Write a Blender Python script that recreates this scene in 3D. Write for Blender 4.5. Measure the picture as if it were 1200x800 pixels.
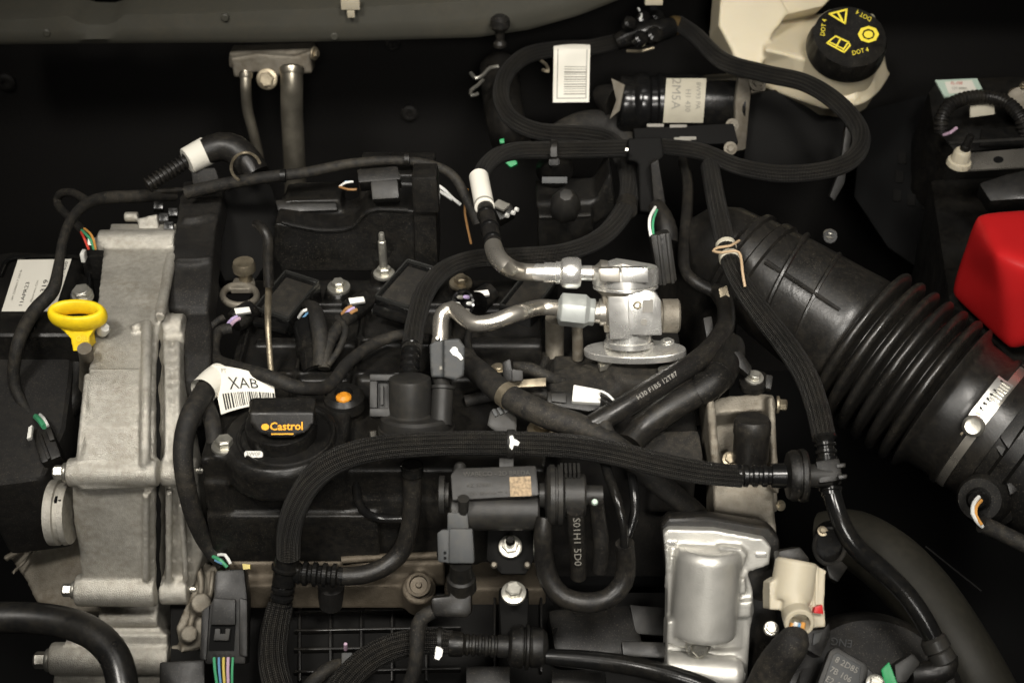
import bpy, bmesh, math, random
from mathutils import Vector, Matrix
R = math.radians
random.seed(7)
for o in list(bpy.data.objects): bpy.data.objects.remove(o)
scn = bpy.context.scene
COL = scn.collection
V = Vector

# ------------------------------------------------------------------ camera
PITCH = R(36.0); DIST = 1.39; FPX = 1200 * 50.0 / 36.0
CAM = V((0, -DIST * math.cos(PITCH), DIST * math.sin(PITCH)))
cd = bpy.data.cameras.new('camera'); cam = bpy.data.objects.new('camera', cd); COL.objects.link(cam)
cam.location = CAM; cam.rotation_euler = (R(90) - PITCH, 0, 0)
cd.lens = 50; cd.sensor_width = 36; cd.clip_start = .05; cd.clip_end = 50
cd.dof.use_dof = True; cd.dof.focus_distance = 1.33; cd.dof.aperture_fstop = 6.3
scn.camera = cam

# ------------------------------------------------------------------ light (indoor hall: lamps, no sky)
w = bpy.data.worlds.new('World'); scn.world = w; w.use_nodes = True
bg = w.node_tree.nodes['Background']; bg.inputs[0].default_value = (1, .95, .86, 1); bg.inputs[1].default_value = .012
def lamp(name, loc, tgt, sx, sy, power, col, spread=180):
    l = bpy.data.lights.new(name, 'AREA'); l.shape = 'RECTANGLE'; l.size = sx; l.size_y = sy
    l.energy = power; l.color = col; l.spread = R(spread)
    o = bpy.data.objects.new(name, l); COL.objects.link(o); o.location = loc
    o.rotation_euler = (V(tgt) - V(loc)).to_track_quat('-Z', 'Y').to_euler()
    return o
lamp('ceiling_lamp_left', (-.75, -1.25, 2.05), (-.05, .02, .02), .42, .42, 3.5, (1, .953, .88), 44)
lamp('ceiling_lamp_right', (.50, -1.35, 2.05), (.08, .0, .02), .42, .42, 3.4, (1, .953, .88), 44)
lamp('ceiling_lamp_top', (.05, -.30, 2.4), (.0, -.05, 0), .9, .3, 4.5, (1, .953, .88))
lamp('front_fill_light', (.15, -2.1, 1.30), (.10, .02, .03), .45, .30, 1.5, (1, .965, .90), 38)  # added low fill in front, brightens the pump and other metal faces
scn.view_settings.view_transform = 'Standard'; scn.view_settings.look = 'None'
scn.view_settings.exposure = 0; scn.view_settings.gamma = 1
scn.render.engine = 'CYCLES'

# ------------------------------------------------------------------ pixel -> place
VX = V((1, 0, 0)); VU = V((0, math.sin(PITCH), math.cos(PITCH))); VF = V((0, math.cos(PITCH), -math.sin(PITCH)))
FACE = -VF                                    # a plane normal that looks at the viewer's side of the bay
UP = V((0, 0, 1))
def ray(px, py): return VX * ((px - 600) / FPX) - VU * ((py - 400) / FPX) + VF
def PN(px, py, O, n):
    d = ray(px, py); t = (V(O) - CAM).dot(n) / d.dot(n); return CAM + d * t
def P(px, py, z): return PN(px, py, V((0, 0, z)), UP)
def PY(px, py, y): return PN(px, py, V((0, y, 0)), V((0, 1, 0)))
def S(p): return (V(p) - CAM).dot(VF) / FPX

# ------------------------------------------------------------------ materials
MATS = {}
def mat(name, col, rough=.5, metal=0, noise=.0, nscale=60, bump=0, bscale=400, spec=.26, dust=0, coat=0, rvar=.0, sss=0, kind=None, dcol=(.10, .085, .06), speck=0):
    m = bpy.data.materials.new(name); m.use_nodes = True; nt = m.node_tree; N = nt.nodes; L = nt.links
    b = N['Principled BSDF']
    b.inputs['Roughness'].default_value = rough; b.inputs['Metallic'].default_value = metal
    b.inputs['Specular IOR Level'].default_value = spec; b.inputs['Coat Weight'].default_value = coat
    b.inputs['Coat Roughness'].default_value = .15
    if sss: b.inputs['Subsurface Weight'].default_value = sss; b.inputs['Subsurface Radius'].default_value = (.02, .015, .008)
    geo = N.new('ShaderNodeNewGeometry')
    def noise_n(sc, det=4):
        n = N.new('ShaderNodeTexNoise'); n.inputs['Scale'].default_value = sc; n.inputs['Detail'].default_value = det
        L.new(geo.outputs['Position'], n.inputs['Vector']); return n
    def ramp(src, a, bb, c0, c1):
        r = N.new('ShaderNodeMapRange'); r.inputs[1].default_value = a; r.inputs[2].default_value = bb
        r.inputs[3].default_value = c0; r.inputs[4].default_value = c1; L.new(src, r.inputs[0]); return r
    base = N.new('ShaderNodeRGB'); base.outputs[0].default_value = (*col, 1); out = base.outputs[0]
    def mix(a, bcol, fac, mode='MIX'):
        x = N.new('ShaderNodeMix'); x.data_type = 'RGBA'; x.blend_type = mode
        L.new(fac, x.inputs[0]) ; L.new(a, x.inputs[6])
        if isinstance(bcol, tuple): x.inputs[7].default_value = (*bcol, 1)
        else: L.new(bcol, x.inputs[7])
        return x.outputs[2]
    if noise:
        n = noise_n(nscale); f = ramp(n.outputs[0], .3, .7, 0, noise)
        out = mix(out, tuple(c * .35 for c in col), f.outputs[0])
    if dust:
        n = noise_n(22, 8); n2 = noise_n(160, 3)
        mu = N.new('ShaderNodeMath'); mu.operation = 'MULTIPLY'; L.new(n.outputs[0], mu.inputs[0]); L.new(n2.outputs[0], mu.inputs[1])
        f = ramp(mu.outputs[0], .2, .42, 0, dust); out = mix(out, dcol, f.outputs[0])
    if speck:
        n = noise_n(1000, 2); n2 = noise_n(9, 4); f = ramp(n.outputs[0], .62, .70, 0, speck); g = ramp(n2.outputs[0], .35, .65, .15, 1)
        mu = N.new('ShaderNodeMath'); mu.operation = 'MULTIPLY'; L.new(f.outputs[0], mu.inputs[0]); L.new(g.outputs[0], mu.inputs[1])
        out = mix(out, (.13, .115, .09), mu.outputs[0])
    if kind == 'braid':
        uv = N.new('ShaderNodeUVMap'); sp = N.new('ShaderNodeSeparateXYZ'); L.new(uv.outputs[0], sp.inputs[0])
        def sn(expr_u, expr_v, ph=0):
            a = N.new('ShaderNodeMath'); a.operation = 'MULTIPLY'; a.inputs[1].default_value = expr_u; L.new(sp.outputs[0], a.inputs[0])
            c = N.new('ShaderNodeMath'); c.operation = 'MULTIPLY_ADD'; c.inputs[1].default_value = expr_v; L.new(sp.outputs[1], c.inputs[0]); L.new(a.outputs[0], c.inputs[2])
            s = N.new('ShaderNodeMath'); s.operation = 'SINE'; L.new(c.outputs[0], s.inputs[0]); return s
        t = 2 * math.pi
        s1 = sn(20 * t, 20 * t); s2 = sn(20 * t, -20 * t)
        mx = N.new('ShaderNodeMath'); mx.operation = 'MULTIPLY'; L.new(s1.outputs[0], mx.inputs[0]); L.new(s2.outputs[0], mx.inputs[1])
        rib = sn(15 * t, 0.0)
        nz = noise_n(30, 3)
        h = N.new('ShaderNodeMath'); h.operation = 'MULTIPLY_ADD'; h.inputs[1].default_value = .45; L.new(rib.outputs[0], h.inputs[0]); L.new(mx.outputs[0], h.inputs[2])
        f = ramp(h.outputs[0], -.1, 1.3, 0, .9); f2 = N.new('ShaderNodeMath'); f2.operation = 'MULTIPLY'; L.new(f.outputs[0], f2.inputs[0])
        g = ramp(nz.outputs[0], .3, .7, .35, 1.0); L.new(g.outputs[0], f2.inputs[1])
        out = mix(out, (.085, .079, .068), f2.outputs[0])
        bp = N.new('ShaderNodeBump'); bp.inputs['Strength'].default_value = .9; bp.inputs['Distance'].default_value = .0016
        L.new(h.outputs[0], bp.inputs['Height']); L.new(bp.outputs[0], b.inputs['Normal'])
    if kind == 'tape':
        uv = N.new('ShaderNodeUVMap'); sp = N.new('ShaderNodeSeparateXYZ'); L.new(uv.outputs[0], sp.inputs[0])
        c = N.new('ShaderNodeMath'); c.operation = 'MULTIPLY_ADD'; c.inputs[1].default_value = 1.1; L.new(sp.outputs[1], c.inputs[0]); L.new(sp.outputs[0], c.inputs[2])
        fr = N.new('ShaderNodeMath'); fr.operation = 'FRACT'; L.new(c.outputs[0], fr.inputs[0])
        nz = noise_n(900, 2); h = N.new('ShaderNodeMath'); h.operation = 'MULTIPLY_ADD'; h.inputs[1].default_value = .25
        L.new(nz.outputs[0], h.inputs[0]); L.new(fr.outputs[0], h.inputs[2])
        bp = N.new('ShaderNodeBump'); bp.inputs['Strength'].default_value = .6; bp.inputs['Distance'].default_value = .0008
        L.new(h.outputs[0], bp.inputs['Height']); L.new(bp.outputs[0], b.inputs['Normal'])
    L.new(out, b.inputs['Base Color'])
    if rvar:
        n = noise_n(35, 6); f = ramp(n.outputs[0], .3, .7, max(.03, rough - rvar), min(1, rough + rvar)); L.new(f.outputs[0], b.inputs['Roughness'])
    if bump:
        n = noise_n(bscale, 3); bp = N.new('ShaderNodeBump'); bp.inputs['Strength'].default_value = bump; bp.inputs['Distance'].default_value = .001
        L.new(n.outputs[0], bp.inputs['Height']); L.new(bp.outputs[0], b.inputs['Normal'])
    MATS[name] = m; return m
mat('plastic', (.0055, .0053, .005), .42, bump=.12, bscale=900, dust=.07, rvar=.16, speck=.5)
mat('plastic_gloss', (.005, .005, .005), .2, bump=.05, bscale=200, dust=.05, rvar=.08)
mat('plastic_grey', (.015, .0145, .0135), .45, bump=.08, bscale=700, dust=.1, rvar=.1)
mat('plastic_slate', (.034, .036, .037), .5, bump=.08, bscale=700, dust=.2)
mat('plastic_matt', (.0085, .008, .0075), .66, bump=.25, bscale=500, dust=.07, rvar=.1, speck=.5)
mat('rubber', (.0085, .008, .0075), .4, bump=.08, bscale=600, dust=.12, rvar=.14, speck=.5)
mat('rubber_matt', (.010, .0092, .008), .72, bump=.15, bscale=400, dust=.2, speck=.5)
mat('duct', (.0085, .008, .0073), .34, bump=.12, bscale=350, dust=.16, speck=.4, spec=.45, rvar=.1, dcol=(.06, .05, .036))
mat('coolant_rubber', (.0115, .0106, .0075), .6, bump=.1, bscale=500, dust=.06)
mat('braid', (.007, .0067, .0062), .5, kind='braid', dust=.12)
mat('tape', (.0085, .008, .0073), .7, kind='tape', dust=.22, speck=.6)
mat('cast', (.49, .468, .415), .46, .6, noise=.28, nscale=240, bump=.85, bscale=1100, rvar=.14, dust=.42, dcol=(.20, .17, .12))
mat('cast_dark', (.205, .185, .15), .6, .45, noise=.5, nscale=50, bump=.5, bscale=700, rvar=.1, dust=.6, dcol=(.10, .08, .055))
mat('diecast', (.50, .488, .45), .44, .65, noise=.25, nscale=60, bump=.2, bscale=800, rvar=.1)
mat('machined', (.90, .885, .84), .27, .85, noise=.12, nscale=80, bump=.06, bscale=900, rvar=.1)
mat('tube_steel', (.64, .60, .53), .3, .9, noise=.25, nscale=70, bump=.05, bscale=500, rvar=.12)
mat('nut_plate', (.46, .48, .46), .42, .6, noise=.2, nscale=90, bump=.1, bscale=900)
mat('zinc', (.62, .60, .53), .36, .9, noise=.45, nscale=120, bump=.2, bscale=700, rvar=.12)
mat('zinc_old', (.42, .36, .26), .45, .85, noise=.6, nscale=120, bump=.3, bscale=600, rvar=.15)
mat('brass', (.42, .29, .13), .35, .9, noise=.5, nscale=110, bump=.2)
mat('ac_alu', (.45, .41, .33), .38, .9, noise=.5, nscale=50, bump=.15, rvar=.12)
mat('paint_body', (.056, .054, .044), .42, bump=.06, bscale=120, dust=.3, rvar=.1, dcol=(.08, .07, .05))
mat('plastic_dark', (.005, .0048, .0045), .8, bump=.2, bscale=500, spec=.12)
mat('clip_tan', (.36, .26, .16), .45)
mat('gloss_black', (.004, .004, .004), .2, spec=.8, bump=.06, bscale=150, rvar=.08, speck=.4)
mat('pipe_paint', (.006, .006, .006), .36, spec=.5, bump=.06, bscale=300, dust=.1, rvar=.1, speck=.5)
mat('coil_lid', (.018, .017, .0155), .38, bump=.1, bscale=600, dust=.15, rvar=.12, speck=.5)
mat('rim_gloss', (.03, .03, .028), .16, .3, spec=.8)
mat('cast_head', (.115, .095, .07), .6, .4, noise=.5, nscale=60, bump=.5, bscale=700, rvar=.12, dust=.5, dcol=(.05, .04, .027))
mat('felt', (.010, .0095, .009), .95, bump=.5, bscale=250, spec=.1)
mat('pad', (.006, .0057, .0053), .9, bump=.6, bscale=180, spec=.1)
mat('void', (.004, .004, .004), .9, spec=.1)
mat('cream', (.57, .505, .365), .4, sss=.25, noise=.12, nscale=18, bump=.05, bscale=200)
mat('ivory', (.43, .385, .29), .45, sss=.1, bump=.06, bscale=400, noise=.12, nscale=60)
mat('yellow', (.82, .58, .015), .38, bump=.12, bscale=300, dust=.35, dcol=(.35, .22, .02), rvar=.1)
mat('yellow_print', (.80, .66, .06), .6)
mat('red', (.42, .012, .013), .36, bump=.03, bscale=250, sss=.05, rvar=.06)
mat('paper', (.66, .635, .56), .55, noise=.06, nscale=40, bump=.05)
mat('paper_dim', (.42, .39, .31), .6, noise=.2, nscale=60)
mat('ink', (.02, .02, .02), .6)
mat('ink_soft', (.22, .21, .18), .6)
mat('print_grey', (.20, .19, .17), .6)
mat('print_faint', (.055, .052, .046), .6)
mat('print_light', (.20, .19, .165), .6)
mat('orange', (.80, .36, .02), .5)
mat('orange_wax', (.62, .24, .02), .4, noise=.6, nscale=200, bump=.3)
mat('green', (.01, .22, .07), .4)
mat('white', (.62, .61, .57), .5, noise=.1)
mat('paint_mark', (.8, .8, .76), .5, bump=.3, bscale=300)
mat('gold', (.36, .26, .15), .5, noise=1.0, nscale=420)
mat('label_green', (.40, .50, .42), .55)
mat('w_green', (.05, .25, .12), .4); mat('w_white', (.6, .6, .57), .4); mat('w_blue', (.10, .22, .36), .4); mat('w_orange', (.5, .24, .06), .4)
mat('w_yellow', (.45, .36, .08), .4); mat('w_pink', (.40, .28, .36), .4); mat('w_purple', (.38, .30, .48), .4); mat('w_brown', (.28, .15, .06), .4); mat('w_red', (.5, .05, .03), .4)

# ------------------------------------------------------------------ geometry: G = (verts, faces, uvs or None)
def frame(a, hint=None):
    a = V(a).normalized(); h = V(hint) if hint is not None else (UP if abs(a.z) < .9 else V((0, -1, 0)))
    x = h.cross(a).normalized(); return x, a.cross(x).normalized(), a
def lathe(A, B, prof, seg=28, unit=None, phase=0, close=True):
    """prof: (t along A->B 0..1, radius in px at A)"""
    A = V(A); B = V(B); u = S(A) if unit is None else unit; x, y, a = frame(B - A); L = (B - A)
    vs, fs = [], []
    for t, r in prof:
        c = A + L * t
        for k in range(seg):
            th = 2 * math.pi * k / seg + phase; vs.append(c + (x * math.cos(th) + y * math.sin(th)) * (r * u))
    n = len(prof)
    for i in range(n - 1):
        for k in range(seg):
            k2 = (k + 1) % seg; fs.append((i * seg + k, i * seg + k2, (i + 1) * seg + k2, (i + 1) * seg + k))
    if close: fs.append(tuple(range(seg))[::-1]); fs.append(tuple((n - 1) * seg + k for k in range(seg)))
    return (vs, fs, None)
def spline(pts, step=.006):
    """Catmull-Rom through (Vector, radius)"""
    out = []
    n = len(pts)
    for i in range(n - 1):
        p0 = pts[max(i - 1, 0)]; p1 = pts[i]; p2 = pts[i + 1]; p3 = pts[min(i + 2, n - 1)]
        m = max(2, int((p2[0] - p1[0]).length / step))
        for j in range(m):
            t = j / m; t2 = t * t; t3 = t2 * t
            f = lambda a, b, c, d: .5 * (2 * b + (c - a) * t + (2 * a - 5 * b + 4 * c - d) * t2 + (3 * b - a - 3 * c + d) * t3)
            out.append((f(p0[0], p1[0], p2[0], p3[0]), p1[1] + (p2[1] - p1[1]) * t))
    out.append(pts[-1]); return out
def tube(pts, seg=18, step=.006, raw=False, caps=True, flat=1.0):
    pp = pts if raw else spline(pts, step)
    vs, fs, uv = [], [], []
    x = None; v = 0
    n = len(pp)
    for i in range(n):
        a = (pp[min(i + 1, n - 1)][0] - pp[max(i - 1, 0)][0]).normalized()
        if x is None: x, y, _ = frame(a)
        else: x = (x - a * x.dot(a)).normalized(); y = a.cross(x)
        if i: v += (pp[i][0] - pp[i - 1][0]).length / (2 * math.pi * max(pp[i][1], 1e-4))
        for k in range(seg):
            th = 2 * math.pi * k / seg; vs.append(pp[i][0] + (x * math.cos(th) + y * math.sin(th) * flat) * pp[i][1])
        if i < n - 1:
            for k in range(seg):
                k2 = (k + 1) % seg; fs.append((i * seg + k, i * seg + k2, (i + 1) * seg + k2, (i + 1) * seg + k)); uv.append((i, k))
    vv = [0]
    for i in range(1, n): vv.append(vv[-1] + (pp[i][0] - pp[i - 1][0]).length / (2 * math.pi * max(pp[i][1], 1e-4)))
    uvs = [[(k / seg, vv[i]), ((k + 1) / seg, vv[i]), ((k + 1) / seg, vv[i + 1]), (k / seg, vv[i + 1])] for i, k in uv]
    if caps:
        fs.append(tuple(range(seg))[::-1]); fs.append(tuple((n - 1) * seg + k for k in range(seg)))
        uvs += [[(0, 0)] * seg] * 2
    return (vs, fs, uvs)
def pt(pts, w):
    r = []
    for i, q in enumerate(pts):
        p = P(*q) if not isinstance(q, Vector) else q
        ww = w[min(i, len(w) - 1)] if isinstance(w, (list, tuple)) else w
        r.append((p, ww / 2 * S(p)))
    return r
def tp(pts, w, **k): return tube(pt(pts, w), **k)
def ringtube(pts, r, seg=14, flat=1.0):
    n = len(pts); c = sum(pts, V()) / n; nn = (pts[0] - c).cross(pts[n // 4] - c).normalized(); vs, fs = [], []
    for i in range(n):
        a = (pts[(i + 1) % n] - pts[i - 1]).normalized(); x = a.cross(nn).normalized()
        for k in range(seg):
            th = 2 * math.pi * k / seg; vs.append(pts[i] + (x * math.cos(th) + nn * math.sin(th) * flat) * r)
    for i in range(n):
        for k in range(seg):
            k2 = (k + 1) % seg; j = (i + 1) % n; fs.append((i * seg + k, i * seg + k2, j * seg + k2, j * seg + k))
    return (vs, fs, None)
def loft(rings, cap=True):
    n = len(rings[0]); vs = [V(p) for r in rings for p in r]; fs = []
    for i in range(len(rings) - 1):
        for k in range(n):
            k2 = (k + 1) % n; fs.append((i * n + k, i * n + k2, (i + 1) * n + k2, (i + 1) * n + k))
    if cap: fs.append(tuple(range(n))[::-1]); fs.append(tuple((len(rings) - 1) * n + k for k in range(n)))
    return (vs, fs, None)
def prism(pts, O, n, depth, taper=1.0):
    """outline in picture pixels laid on the plane through O with normal n, extruded away from n by depth (m)"""
    n = V(n).normalized(); top = [PN(x, y, O, n) for x, y in pts]; c = sum(top, V()) / len(top)
    bot = [c + (p - c) * taper - n * depth for p in top]
    return loft([top, bot])
def box(c, s, rot=None):
    c = V(c); m = rot or Matrix.Identity(3); vs = []
    for z in (-1, 1):
        for q in ((-1, -1), (1, -1), (1, 1), (-1, 1)): vs.append(c + m @ V((q[0] * s[0] / 2, q[1] * s[1] / 2, z * s[2] / 2)))
    return (vs, [(3, 2, 1, 0), (4, 5, 6, 7), (0, 1, 5, 4), (1, 2, 6, 5), (2, 3, 7, 6), (3, 0, 4, 7)], None)
def boxp(px0, px1, py, z, depth, h):
    """front top edge runs px0..px1 at row py and height z"""
    a = P(px0, py, z); b = P(px1, py, z); y0 = a.y
    return box(((a.x + b.x) / 2, y0 + depth / 2, z - h / 2), (abs(b.x - a.x), depth, h))
def rotz(d): return Matrix.Rotation(R(d), 3, 'Z')
def bar(A, B, wpx, hpx, hint=None):
    """square bar from A to B"""
    A = V(A); B = V(B); u = S(A); x, y, a = frame(B - A, hint)
    q = [(-1, -1), (1, -1), (1, 1), (-1, 1)]
    return loft([[c + x * (i * wpx / 2 * u) + y * (j * hpx / 2 * u) for i, j in q] for c in (A, B)])
def join(*gs):
    vs, fs, uv = [], [], []; has = any(g[2] for g in gs)
    for g in gs:
        o = len(vs); vs += list(g[0]); fs += [tuple(i + o for i in f) for f in g[1]]
        if has: uv += g[2] if g[2] else [[(0, 0)] * len(f) for f in g[1]]
    return (vs, fs, uv if has else None)

# ------------------------------------------------------------------ objects
THINGS = []
def fixn(me):
    bm = bmesh.new(); bm.from_mesh(me); bmesh.ops.recalc_face_normals(bm, faces=bm.faces); bm.to_mesh(me); bm.free()
def wl(o):
    p = o.location.copy()
    while o.parent: o = o.parent; p += o.location
    return p
def add(name, g, m, parent=None, label=None, cat=None, group=None, bevel=0, segs=2, sharp=32, kind=None, flat=False):
    me = bpy.data.meshes.new(name)
    vs = g[0]; c = sum((V(v) for v in vs), V()) / len(vs)
    me.from_pydata([tuple(V(v) - c) for v in vs], [], g[1])
    if g[2]:
        ul = me.uv_layers.new(name='UVMap'); i = 0
        for f in g[2]:
            for q in f: ul.data[i].uv = q; i += 1
    bm = bmesh.new(); bm.from_mesh(me)
    bmesh.ops.recalc_face_normals(bm, faces=bm.faces)
    if bevel:
        ed = [e for e in bm.edges if len(e.link_faces) == 2 and e.calc_face_angle(0) > R(28)]
        bmesh.ops.bevel(bm, geom=ed, offset=bevel, segments=segs, profile=.6, affect='EDGES', clamp_overlap=True)
    bm.to_mesh(me); bm.free()
    if not flat:
        me.polygons.foreach_set('use_smooth', [True] * len(me.polygons)); me.set_sharp_from_angle(angle=R(sharp))
    me.materials.append(MATS[m])
    o = bpy.data.objects.new(name, me); COL.objects.link(o)
    if parent: o.parent = parent; o.location = c - wl(parent)
    else: o.location = c
    if label: o['label'] = label; o['category'] = cat
    if group: o['group'] = group
    if kind: o['kind'] = kind
    return o
def thing(name, label, cat, group=None):
    o = bpy.data.objects.new(name, None); COL.objects.link(o); o.empty_display_size = .02
    o['label'] = label; o['category'] = cat
    if group: o['group'] = group
    THINGS.append(o); return o
def settle():
    for o in THINGS:
        kids = [c for c in bpy.data.objects if c.parent == o]
        lo = V((9, 9, 9)); hi = -lo
        for c in kids:
            for q in c.bound_box:
                p = c.location + V(q)
                for i in range(3): lo[i] = min(lo[i], p[i]); hi[i] = max(hi[i], p[i])
        b = V(((lo.x + hi.x) / 2, (lo.y + hi.y) / 2, lo.z)); o.location = b
        for c in kids: c.location -= b
def cast(name, gs, vox, it, m, parent=None, sub=0, **k):
    """weld closed shapes into one casting with filleted joints"""
    g = join(*[(a[0], a[1], None) for a in gs]); me = bpy.data.meshes.new('tmp'); me.from_pydata([tuple(v) for v in g[0]], [], g[1]); fixn(me)
    o = bpy.data.objects.new('tmp', me); COL.objects.link(o)
    r = o.modifiers.new('r', 'REMESH'); r.mode = 'VOXEL'; r.voxel_size = vox
    if it: s = o.modifiers.new('s', 'SMOOTH'); s.iterations = it; s.factor = .5
    dg = bpy.context.evaluated_depsgraph_get(); dg.update(); e = o.evaluated_get(dg); em = e.to_mesh()
    out = ([v.co.copy() for v in em.vertices], [tuple(p.vertices) for p in em.polygons], None); e.to_mesh_clear()
    bpy.data.objects.remove(o); bpy.data.meshes.remove(me)
    return add(name, out, m, parent, sharp=60, **k)
def bolt(parent, p, axis=UP, r=8, m='zinc', name='bolt', head=.8, flange=1.6, ph=.2, stud=0):
    p = V(p); a = V(axis).normalized(); u = S(p) * r
    prof = [(-.3, flange), (0, flange), (.12, flange * .97), (.22, 1.12)]
    g = lathe(p, p + a * u, prof, 24, unit=u)
    hx = lathe(p, p + a * u, [(.15, 1.0), (head * .88, 1.0), (head, .9)], 6, unit=u, phase=ph)
    hd = lathe(p, p + a * u, [(head * .97, .78), (head * 1.05, .7)], 16, unit=u)
    gs = [g, hx, hd]
    if stud: gs.append(lathe(p, p + a * u, [(.3, .55), (stud * .8, .55), (stud * .82, .42), (stud * .97, .42), (stud, .34)], 14, unit=u))
    return add(name, join(*gs), m, parent, sharp=25)
_tc = {}
def textpolys(s, bold=False):
    if s not in _tc:
        cu = bpy.data.curves.new('t', 'FONT'); cu.body = s; cu.align_x = 'CENTER'; cu.align_y = 'CENTER'; cu.resolution_u = 2
        if bold: cu.offset = .02
        o = bpy.data.objects.new('t', cu); COL.objects.link(o); dg = bpy.context.evaluated_depsgraph_get(); dg.update()
        me = o.evaluated_get(dg).to_mesh(); _tc[s] = ([(v.co.x, v.co.y) for v in me.vertices], [tuple(p.vertices) for p in me.polygons])
        o.evaluated_get(dg).to_mesh_clear(); bpy.data.objects.remove(o); bpy.data.curves.remove(cu)
    return _tc[s]
def text(name, s, px, py, h, O, n, m, parent, roll=0, wide=1.0, lift=.0006, bold=False, mapf=None):
    vs, fs = textpolys(s, bold); c, sn = math.cos(R(roll)), math.sin(R(roll)); n = V(n).normalized(); out = []
    for x, y in vs:
        x *= h * wide; y *= h; X = px + x * c + y * sn; Y = py + x * sn - y * c
        out.append(mapf(X, Y) if mapf else PN(X, Y, O, n) + n * lift)
    return add(name, (out, fs, None), m, parent, flat=True)
def decal(name, polys, O, n, m, parent, lift=.0006):
    n = V(n).normalized(); gs = []
    for q in polys: gs.append(([PN(x, y, O, n) + n * lift for x, y in q], [tuple(range(len(q)))], None))
    return add(name, join(*gs), m, parent, flat=True)
def rect(x0, y0, x1, y1): return [(x0, y0), (x1, y0), (x1, y1), (x0, y1)]
def rrect(x0, y0, x1, y1, r, k=4):
    o = []
    for cx, cy, a in ((x1 - r, y0 + r, -90), (x1 - r, y1 - r, 0), (x0 + r, y1 - r, 90), (x0 + r, y0 + r, 180)):
        for i in range(k + 1): t = R(a + 90 * i / k); o.append((cx + r * math.cos(t), cy + r * math.sin(t)))
    return o
def circ(cx, cy, rx, ry=None, k=28):
    ry = rx if ry is None else ry
    return [(cx + rx * math.cos(2 * math.pi * i / k), cy + ry * math.sin(2 * math.pi * i / k)) for i in range(k)]
def corr(t0, t1, n, r0, r1):
    """corrugated profile"""
    o = []
    for i in range(n):
        a = t0 + (t1 - t0) * i / n; d = (t1 - t0) / n
        o += [(a, r0), (a + d * .18, r1), (a + d * .55, r1), (a + d * .73, r0)]
    return o + [(t1, r0)]
def sheet(c4, O, n, bend, thick=.0005, nu=10, nv=10):
    """thin paper: corner pixels tl,tr,br,bl on a plane, bent along its normal; gives the shape and its map (u,v)->place"""
    n = V(n).normalized(); tl, tr, br, bl = [V((*q, 0)) for q in c4]
    def f(u, v, lift=0):
        q = (tl * (1 - u) + tr * u) * (1 - v) + (bl * (1 - u) + br * u) * v
        return PN(q.x, q.y, O, n) + n * (bend(u, v) + lift)
    vs, fs = [], []
    for s in (0, 1):
        for j in range(nv + 1):
            for i in range(nu + 1): vs.append(f(i / nu, j / nv, -s * thick))
    o = (nu + 1) * (nv + 1)
    for j in range(nv):
        for i in range(nu):
            a = j * (nu + 1) + i; fs.append((a, a + 1, a + nu + 2, a + nu + 1)); fs.append((o + a + nu + 1, o + a + nu + 2, o + a + 1, o + a))
    ring = [i for i in range(nu + 1)] + [j * (nu + 1) + nu for j in range(1, nv + 1)] + [nv * (nu + 1) + i for i in range(nu - 1, -1, -1)] + [j * (nu + 1) for j in range(nv - 1, 0, -1)]
    for i in range(len(ring)):
        a, b = ring[i], ring[(i + 1) % len(ring)]; fs.append((a, a + o, b + o, b))
    return (vs, fs, None), f
def on_sheet(f, rects, lift=.0004):
    gs = []
    for u0, v0, u1, v1 in rects:
        k = max(1, int(max(abs(u1 - u0), abs(v1 - v0)) * 10)); lu = abs(u1 - u0) >= abs(v1 - v0); vs = []; fs = []
        for i in range(k + 1):
            t = i / k
            if lu: u = u0 + (u1 - u0) * t; vs += [f(u, v0, lift), f(u, v1, lift)]
            else: v = v0 + (v1 - v0) * t; vs += [f(u0, v, lift), f(u1, v, lift)]
        for i in range(k): fs.append((2 * i, 2 * i + 1, 2 * i + 3, 2 * i + 2))
        gs.append((vs, fs, None))
    return join(*gs)
def text_sheet(name, s, f, u, v, h, aspect, m, parent, roll=0, lift=.0004):
    """h in v units; aspect = sheet height/width in metres"""
    vs, fs = textpolys(s); c, sn = math.cos(R(roll)), math.sin(R(roll)); out = []
    for x, y in vs:
        x *= h; y *= h; X = x * c + y * sn; Y = x * sn - y * c
        out.append(f(u + X * aspect, v + Y, lift))
    return add(name, (out, fs, None), m, parent, flat=True)
def wire(parent, pts, w, m, name='wire'): return add(name, tp(pts, w, seg=8, step=.004), m, parent)

# ================================================================== the bay
def struct(name, g, m, **k): return add(name, g, m, kind='structure', **k)
YF = .60
struct('engine_bay_floor', box((0, -.05, -.50), (2.2, 1.3, .02)), 'void')
struct('firewall', box((0, YF + .02, -.05), (2.2, .04, .92)), 'felt')
struct('inner_fender_left', box((-.98, -.05, -.2), (.04, 1.0, .62)), 'void')
struct('inner_fender_right', box((.98, -.05, -.2), (.04, 1.0, .62)), 'void')
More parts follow.
